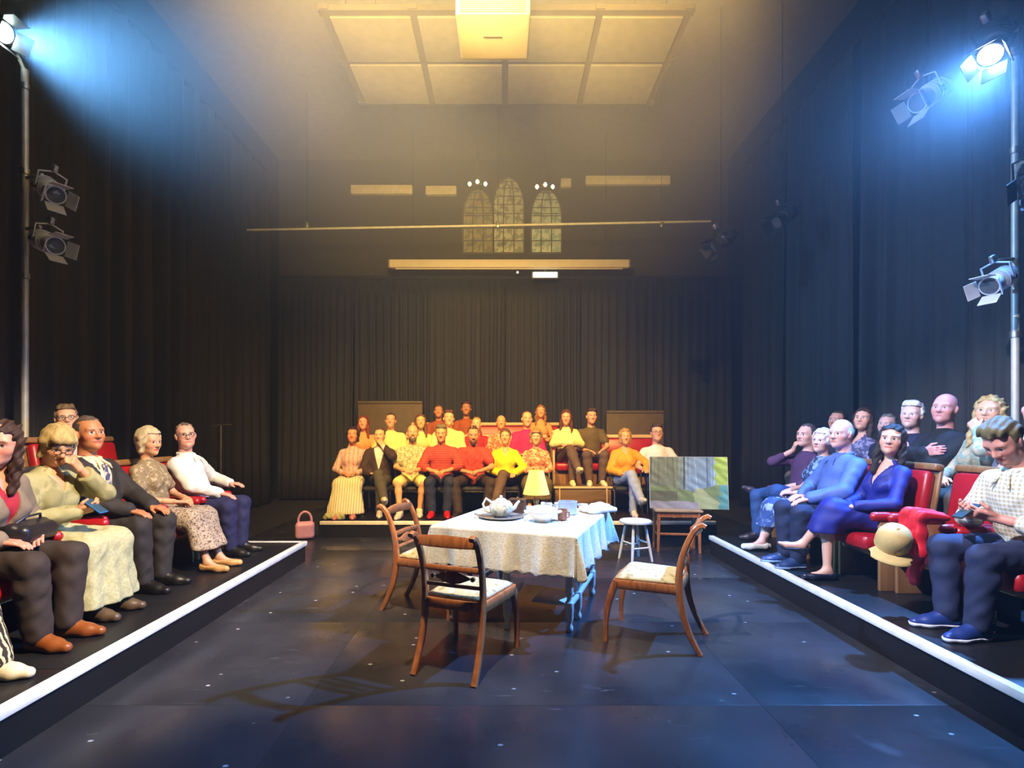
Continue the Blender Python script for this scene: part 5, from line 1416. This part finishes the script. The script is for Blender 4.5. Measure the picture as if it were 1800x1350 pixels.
seat_at((-3.98, 5.44, PZ2), R(-90), 'empty red theatre seat behind the speckled skirt on the left', 'red theatre seats')

# things held or worn by the left audience
m_phone = mat('phone_blue_case', (0.03, 0.16, 0.45), 0.35); m_screen = mat('lit_phone_screen', (0.02, 0.04, 0.06), 0.2, emit=(0.35, 0.7, 1.0), estr=0.12, var=0)


def phone(base, yaw, info, off, label, rot=(R(-35), 0, 0), m=m_phone):
    W = (info['arm'][1][2] + info['arm'][-1][2]) / 2 if off[0] == 'mid' else info['arm'][off[0]][2]
    d = nrm(info['arm'][1 if off[0] == 'mid' else off[0]][4])
    p = Matrix.Rotation(yaw, 3, 'Z') @ Vector((W + A(*off[1])).tolist()) + Vector(base)
    r = empty('phone', p); r.rotation_euler = (Matrix.Rotation(yaw, 3, 'Z') @ Matrix.Rotation(rot[2], 3, 'Z') @ Matrix.Rotation(rot[0], 3, 'X')).to_euler()
    tag(r, label, 'phone'); MB().box((0, 0, 0), (0.074, 0.148, 0.010), bev=0.004).build('case', m, r)
    MB().box((0, 0, 0.0055), (0.066, 0.138, 0.002)).build('screen', m_screen, r)
    return r


phone((-3.10, 3.52, PZ), R(-90), sd_bl, (1, (-0.035, 0.105, 0.035)), 'blue phone held by the person in the sage jacket')
V, Q = nets([bx((0, 0, 0.05), (0.15, 0.09, 0.055), 0.04), rc((-0.13, 0, 0.09), (0.13, 0, 0.09), 0.03, 0.03)], 0.010, 0.03)
hb_ = empty('handbag', (-2.82, 3.10, PZ + 0.590), R(-80)); tag(hb_, 'small black handbag on the lap of the person in the taupe cardigan', 'bag')
mesh_obj('body', V, Q, mat('black_leather', (0.015, 0.013, 0.015), 0.35, bump=0.2), hb_, True)
MB().tube([(-0.11, 0, 0.11), (-0.06, 0.03, 0.15), (0.06, 0.03, 0.15), (0.11, 0, 0.11)], 0.007, 6).build('strap', m_dark, hb_)

# ---- right audience, far to near
on_right('person in plum shirt and jeans with chin on hand, right front row', 'red theatre seat under the person in the plum shirt', 5.88, X=3.34, lod=0, s=1.0, head=(18, -4, 0), arms=('chin', 'thigh'), legs='fig4L',
         skin='d8a898', hair=('crop', '4a4450'), top=dict(m=f_purple, sleeve='rolled'), bottom=dict(kind='jeans', m=f_denim), shoes='2a2630', seed=11)
on_right('person in blue patterned blouse and blue-white skirt, right front row', 'red theatre seat under the person in the blue patterned blouse', 5.36, X=3.19, lod=0, s=0.93, fem=True, head=(38, -3, 0), arms=('lap', 'lap'), legs='ankles', turn=-10,
         skin='e0b4a4', hair=('pixie', 'dcdcdc'), top=dict(m=f_bluef, sleeve='short', name='blouse'), bottom=dict(kind='skirt', m=f_bluesk, hem=0.26, flare=0.0), shoes='d8d0c0', toe='pump', seed=12)
on_right('person in bright blue shirt and dark jeans, right front row', 'red theatre seat under the person in the bright blue shirt', 4.84, X=3.10, lod=0, s=1.02, b=1.12, heavy=0.6, lean=4, head=(22, -4, 0), arms=('thigh', 'knee'), legs='flat',
         skin='e0aa98', hair=('balding', 'c8c4c0'), top=dict(m=f_bshirt, g=0.016), collar=f_bshirt, bottom=dict(kind='jeans', m=f_ddenim), shoes=('28406a', '8aa0c0'), seed=13)
on_right('person in royal blue dress with crossed bare legs', 'red theatre seat under the person in the royal blue dress', 4.30, X=3.11, lod=0, s=0.96, fem=True, head=(44, 0, 0), arms=('lap', 'lap2'), legs='crossL',
         skin='d4a288', hair=('long', '1e1412'), top=dict(m=f_royal, v=(0.21, 0.075), name='dress_top'), bottom=dict(kind='skirt', m=f_royal, hem=0.40, flare=0.0), shoes='12182e', toe='pump', seed=14)
seat_at((3.20, 3.76, PZ), R(90), 'empty red theatre seat between the royal blue dress and the check shirt', 'red theatre seats')
_, sd_pl = on_right('person in beige check shirt bending over a phone at the right edge', 'red theatre seat under the person in the check shirt', 3.20, X=3.23, lod=0, s=1.0, b=1.08, lean=-11, head=(12, -28, 0), arms=('phone', 'phone'), legs='flat',
         skin='cf8e78', hair=('thick', '6a5c34'), top=dict(m=f_check, sleeve='rolled', g=0.016), collar=f_check, bottom=dict(kind='jeans', m=f_ddenim), shoes=('22366e', 'e8e8ee'), seed=15)
phone((3.23, 3.20, PZ), R(90), sd_pl, ('mid', (0.0, 0.10, 0.03)), 'dark phone held by the person in the check shirt', m=m_dark)
SECOND_R = [
    (6.30, 'person in navy top at the far end of the second right row', dict(s=0.96, head=(25, 0, 0), hair=('short', '2a2020'), skin='c89484', top=dict(m=f_dnavy))),
    (5.86, 'person in lavender patterned blouse behind the bright blue shirt', dict(s=0.97, fem=True, head=(38, 2, 0), hair=('long', '3a2424'), skin='dca894', top=dict(m=f_lav, v=(0.10, 0.06)))),
    (5.48, 'person in dark top peeping from behind the royal blue dress', dict(s=0.88, head=(30, 0, 0), hair=('short', '6a6870'), skin='c8a098', top=dict(m=f_dnavy))),
    (5.16, 'person in dark navy top beside the black jumper, second right row', dict(s=1.0, head=(34, -2, 0), hair=('thick', 'd8dce4'), skin='dcb4a8', top=dict(m=f_dnavy))),
    (4.78, 'person in black jumper with folded arms in the second right row', dict(s=1.06, b=1.15, head=(30, -2, 0), hair=('bald', 'a08878'), skin='d89a94', top=dict(m=f_black, g=0.016), arms=('cross', 'cross'))),
    (4.34, 'person in beige flowered blouse, hand at mouth, behind the check shirt', dict(s=1.0, fem=True, head=(32, 0, 0), hair=('longwavy', 'c8b078'), skin='dcb090', top=dict(m=f_beigef), arms=('lap2', 'mouth'))),
    (3.94, 'person cut off by the right edge, in the second row', dict(s=1.0, head=(30, 0, 0), hair=('bald', '8a6a58'), skin='d8a090', top=dict(m=f_pinkw))),
]
for i, (Y, lb, kw) in enumerate(SECOND_R):
    kw.setdefault('arms', ('lap', 'lap'))
    on_right(lb, 'red theatre seat under the ' + lb.split(' ', 1)[1] if False else None, Y, X=3.95, row=2, bottom=dict(kind='trousers', m=f_grey), seed=30 + i, **kw)
# their bench along the right wall
rb_ = bench(-1.35, 1.35, 0, 0, 'long red upholstered bench of the second row on the right')
rb_.location = (3.95, 5.14, PZ2); rb_.rotation_euler = (0, 0, R(-90)); rb_['group'] = 'red benches of the right audience'

# cap, red jacket and cup by the man in the check shirt
V, Q = nets([bx((0, 0.0, -0.10), (0.034, 0.085, 0.15), 0.028), (bx((0.0, -0.02, -0.30), (0.028, 0.048, 0.12), 0.024, RX(0.16)), 0.04), (bx((0.07, -0.02, 0.045), (0.10, 0.085, 0.026), 0.024, RY(0.15)), 0.05), (rc((-0.01, 0.06, 0.0), (-0.01, 0.075, -0.16), 0.030, 0.024), 0.03)], 0.009, 0.03, 0, (), (), lambda x, y, z: 0.009 * np.sin(85 * y + 10 * x + 1.5 * np.sin(z * 17)) + 0.004 * np.sin(60 * z + 40 * y))
rj = mesh_obj('jacket', V, Q, fab('scarlet_jacket', 'd01828', rough=0.6), None, True); rj.location = (2.74, 3.50, 0.86)
tag(rj, 'scarlet jacket hanging over the knee of the person in the check shirt', 'jacket')
m_cap = mat('straw_beige_cap', (0.56, 0.38, 0.13), 0.75, bump=0.4, bscale=150)
cp = empty('baseball_cap', (2.585, 3.47, 0.735)); cp.rotation_euler = (R(38), R(10), R(-30)); tag(cp, 'beige cap hanging beside the scarlet jacket', 'cap')
MB().lathe([(0.100, -0.045), (0.102, 0.0), (0.098, 0.045), (0.080, 0.085), (0.045, 0.110), (0.006, 0.118)], (0, 0, 0), 22).build('crown', m_cap, cp)
V = []; F = []
for k, zz in enumerate((-0.045, -0.038)):
    for i in range(13):
        a = R(-90 - 62 + 124 * i / 12)
        for r_ in (0.094, 0.150, 0.175 if abs(i - 6) < 5 else 0.150):
            V.append((r_ * math.cos(a) * (0.95 if r_ > 0.1 else 1), r_ * math.sin(a), zz - 0.25 * (r_ - 0.09) + 0.03 * math.cos((i - 6) * 0.35) * (r_ - 0.09) * 5))
for i in range(12):
    for j in range(2):
        a = i * 3 + j; F.append((a, a + 1, a + 4, a + 3)); F.append((39 + a, 39 + a + 3, 39 + a + 4, 39 + a + 1))
    F.append((i * 3 + 2, 39 + i * 3 + 2, 39 + i * 3 + 5, i * 3 + 5))
mesh_obj('brim', V, F, m_cap, cp, True)
MB().lathe([(0.002, 0.116), (0.010, 0.120), (0.002, 0.126)], (0, 0, 0), 10).build('button', m_cap, cp)
gl = empty('drinking_cup', (3.0, 3.24, PZ)); tag(gl, 'clear plastic cup on the floor at the right edge', 'cup')
MB().lathe([(0.032, 0.0), (0.034, 0.004), (0.043, 0.125), (0.045, 0.128), (0.041, 0.125), (0.031, 0.008), (0.0, 0.006)], (0, 0, 0), 20).build('cup', mat('clear_plastic', (0.9, 0.93, 0.95), 0.08, trans=0.85, var=0), gl)
MB().lathe([(0.0, 0.008), (0.031, 0.010), (0.036, 0.060), (0.0, 0.062)], (0, 0, 0), 20).build('drink', mat('pale_drink', (0.75, 0.78, 0.75), 0.1, trans=0.5, var=0), gl)

# ---- back audience: front row on stacking chairs
B1 = [
    (-2.32, 'person in pale pink jumper and long ivory skirt, leftmost at the back', dict(s=0.98, fem=True, b=1.08, arms=('lap', 'lap'), legs='fwd', skin='d8906c', hair=('bob', '2a1616'), top=dict(m=f_pinkc, name='jumper'), bottom=dict(kind='skirt', m=f_ivory, hem=0.07, flare=0.06), shoes='c87868')),
    (-1.90, 'person in dark jacket with crossed legs, second in the front back row', dict(s=0.97, head=(-8, -3, 0), arms=('lap', 'chin'), legs='crossR', skin='e0b08c', hair=('short', '5a4030'), top=dict(m=f_wtee), jacket=dict(m=f_dark), bottom=dict(kind='trousers', m=f_grey), shoes='d8d0c0')),
    (-1.40, 'person in pale floral shirt and pale shorts in the back audience', dict(s=1.02, b=1.08, head=(6, 0, 0), arms=('fist', 'fist'), legs='split', skin='e0a880', hair=('balding', '8a7a68'), beard='6a5a4c', top=dict(m=f_flor, sleeve='short', g=0.016), bottom=dict(kind='shorts', m=f_pyel), shoes='d8c8b8')),
    (-0.95, 'person in red check shirt with scarlet shoes in the back audience', dict(s=1.02, b=1.1, head=(0, -4, 0), arms=('lean', 'lean'), legs='flat', lean=-2, skin='e0a078', hair=('side', '7a6a50'), top=dict(m=f_redch, sleeve='rolled', g=0.016), bottom=dict(kind='trousers', m=f_ddenim), shoes='b81418')),
    (-0.46, 'person in red polo with knees wide in the back audience', dict(s=1.0, b=1.1, head=(4, -8, 0), arms=('lap2', 'lean'), legs='wide', lean=-4, skin='d89878', hair=('crop', '4a3226'), beard='6a4a3a', top=dict(m=f_salmon, sleeve='short', g=0.016), bottom=dict(kind='trousers', m=f_darkbr), shoes='2a201a')),
    (0.03, 'person in bright yellow jumper with crossed legs in the back audience', dict(s=0.95, fem=True, head=(-4, -3, 0), arms=('lap', 'thigh'), legs='crossL', skin='e0a47c', hair=('tied', '6a4624'), top=dict(m=f_yellow, g=0.018, v=(0.11, 0.06), name='jumper'), bottom=dict(kind='trousers', m=f_trw), shoes='5a4632')),
    (0.50, 'person in coral flowered blouse behind the yellow table lamp', dict(s=0.95, fem=True, b=1.08, head=(0, -6, 0), arms=('lap2', 'lap2'), legs='flat', skin='e0a880', hair=('fringe', 'a8804c'), top=dict(m=f_coral, sleeve='rolled', name='blouse'), bottom=dict(kind='skirt', m=f_olive, hem=0.25, flare=0.02), shoes='3a2a20')),
    (1.87, 'person in mustard blouse and pale jeans right of the aisle', dict(s=0.95, fem=True, b=1.05, head=(4, -4, 0), arms=('lap', 'arm'), legs='crossR', skin='dca070', hair=('bob', 'b08a44'), top=dict(m=f_must, g=0.018, v=(0.10, 0.06), name='blouse'), bottom=dict(kind='jeans', m=f_pale), shoes='d8ccc0')),
    (2.36, 'person in white tee and glasses behind the painting', dict(s=1.03, head=(4, -2, 0), arms=('thigh', 'thigh'), legs='flat', skin='dca48c', hair=('side', '3a2618'), top=dict(m=f_wtee, sleeve='short'), bottom=dict(kind='trousers', m=f_ddenim), glasses=True, shoes='2a2622')),
]
for i, (X, lb, kw) in enumerate(B1):
    stacking_chair((X, 8.02, PZ), R(180), 'black stacking chair under the ' + lb.split(',')[0].split(' with')[0].split(' in the back')[0], 'stacking chairs of the back audience')
    person(lb, (X, 8.02, PZ), R(180 - X * 3), group=G_B, seed=50 + i, **kw)
# second row on benches
bench(-2.50, 0.74, 8.92, 0.45, 'long red bench under the second back row, left of the aisle')
bench(1.72, 2.78, 9.10, 0.45, 'short empty red bench behind the mustard blouse')
bench(-1.75, 1.05, 9.82, 0.68, 'red bench of the third row at the very back')
B2 = [
    (-2.40, 8.92, 'person in peach top, leftmost in the second back row', dict(s=0.95, fem=True, hair=('long', '7a3014'), skin='e0a084', top=dict(m=f_peach))),
    (-1.93, 8.92, 'person in cream jumper, second from left in the second back row', dict(s=1.0, b=1.1, hair=('short', '4a3226'), skin='dca488', top=dict(m=f_butter, g=0.018, name='jumper'))),
    (-1.42, 8.92, 'person in pale yellow top, third from left in the second back row', dict(s=0.98, fem=True, head=(8, 0, 0), hair=('long', '6a4018'), skin='e0b080', top=dict(m=f_pyel))),
    (-0.94, 8.92, 'person in yellow collared shirt, fourth from left in the second back row', dict(s=1.05, b=1.12, head=(10, 0, 0), hair=('side', '5a3420'), skin='e8b48c', top=dict(m=f_butter, g=0.018), collar=f_butter)),
    (-0.46, 8.92, 'person in crimson top behind the red polo at the back', dict(s=0.92, head=(-6, 0, 0), hair=('short', 'b88a4c'), skin='e8b890', top=dict(m=f_crim))),
    (-0.04, 8.92, 'person in flowered shirt behind the bright yellow jumper', dict(s=0.96, b=1.05, hair=('balding', '6a4a30'), skin='e0a070', top=dict(m=f_coral))),
    (0.40, 8.92, 'person in magenta top behind the coral blouse', dict(s=1.04, b=1.1, head=(8, -6, 0), hair=('thin', '8a5a3c'), skin='e8b490', top=dict(m=f_mag, g=0.016))),
]
for i, (X, Y, lb, kw) in enumerate(B2):
    kw.setdefault('head', (0, 0, 0))
    person(lb, (X, Y, 0.45), R(180 - X * 3), group=G_B, seed=70 + i, arms=('lap', 'lap'), bottom=dict(kind='trousers', m=f_grey), **kw)
for i, (X, lb, kw) in enumerate([
    (-1.22, 'person half hidden behind the yellow collared shirt', dict(s=0.95, hair=('short', '6a3c20'), skin='c88460', top=dict(m=f_rust))),
    (-0.70, 'person in rust top sitting highest at the very back', dict(s=1.02, hair=('thick', '30120c'), skin='b07858', top=dict(m=f_rust))),
    (0.70, 'person in peach top in the third back row', dict(s=0.95, fem=True, hair=('longwavy', '9a6430'), skin='e8a87c', top=dict(m=f_peach)))]):
    person(lb, (X, 9.82, 0.68), R(180 - X * 3), group=G_B, seed=80 + i, arms=('lap', 'lap'), bottom=dict(kind='trousers', m=f_grey), **kw)
# the aisle: wooden step with pale edge, low red bench and two people
m_step = mat('brown_step_wood', (0.20, 0.11, 0.045), 0.5, pattern='wood', scale=6, ax=(0.2, 1, 1))
sp_ = empty('aisle_step', (1.22, 8.22, PZ)); tag(sp_, 'brown wooden step box with pale edge in the back aisle', 'step')
MB().box((0, 0, 0.185), (0.86, 0.42, 0.37), bev=0.006).build('box', m_step, sp_)
MB().box((0, -0.20, 0.385), (0.90, 0.06, 0.032), bev=0.006).build('edge_strip', m_rail, sp_)
MB().box((0, 0.03, 0.383), (0.88, 0.40, 0.028), bev=0.004).build('tread', m_step, sp_)
for sx in (-1, 1): MB().tube([(sx * 0.36, -0.22, 0.37), (sx * 0.36, -0.25, 0.0)], 0.012, 8).build('leg', m_rail, sp_)
bench(0.84, 1.62, 8.72, 0.45, 'short red bench in the back aisle under two people', seat=0.50)
person('person in butter-yellow jumper with crossed legs on the aisle bench', (1.04, 8.70, 0.60), R(178), seat=0.35, s=0.96, fem=True, group=G_B, seed=90, lean=-2, head=(-8, -2, 0), arms=('kneehug', 'kneehug'), legs='crossR',
       skin='e4a684', hair=('long', '5a2c12'), top=dict(m=f_butter, g=0.018, name='jumper'), bottom=dict(kind='trousers', m=f_trw), shoes='e0d8a8')
person('person in olive tee and white shoes on the aisle bench', (1.46, 8.70, 0.60), R(180), seat=0.35, s=0.98, group=G_B, seed=91, lean=2, head=(4, -2, 0), arms=('lap', 'knee'), legs='flat',
       skin='e0a080', hair=('thick', '3a1c10'), top=dict(m=f_olive, sleeve='short'), bottom=dict(kind='trousers', m=f_trw), shoes='e0d8b8')

# bags at the left end of the back platform
pb = empty('handbag', (-2.70, 7.12, 0), R(20)); tag(pb, 'pink handbag with round handle at the left end of the back platform', 'bag')
V, Q = nets([bx((0, 0, 0.115), (0.125, 0.07, 0.115), 0.05), rc((-0.07, 0, 0.20), (0.07, 0, 0.20), 0.035, 0.035)], 0.011, 0.03, 0, [lambda x, y, z: 0.002 - z + 0 * x + 0 * y])
m_pink = mat('pink_leather', (0.75, 0.36, 0.42), 0.45)
mesh_obj('body', V, Q, m_pink, pb, True)
MB().tube([(0.085 * math.cos(a), 0, 0.245 + 0.125 * math.sin(a)) for a in np.linspace(-0.3, PI + 0.3, 14)], 0.016, 8).build('handle', m_pink, pb)
V, Q = nets([rc((-0.10, 0, 0.045), (0.10, 0.02, 0.05), 0.05, 0.06), rc((0.0, 0.0, 0.05), (0.12, 0.03, 0.10), 0.05, 0.035)], 0.010, 0.04, 0, [lambda x, y, z: 0.002 - z + 0 * x + 0 * y], (), lambda x, y, z: 0.008 * np.sin(60 * x + 50 * z) * np.sin(40 * y + 30 * x))
gb = mesh_obj('cloth_bag', V, Q, fab('pale_green_canvas', 'b8b478'), None, True); gb.location = (-2.38, 7.36, PZ)
tag(gb, 'crumpled pale green cloth bag at the feet of the person in the ivory skirt', 'bag')
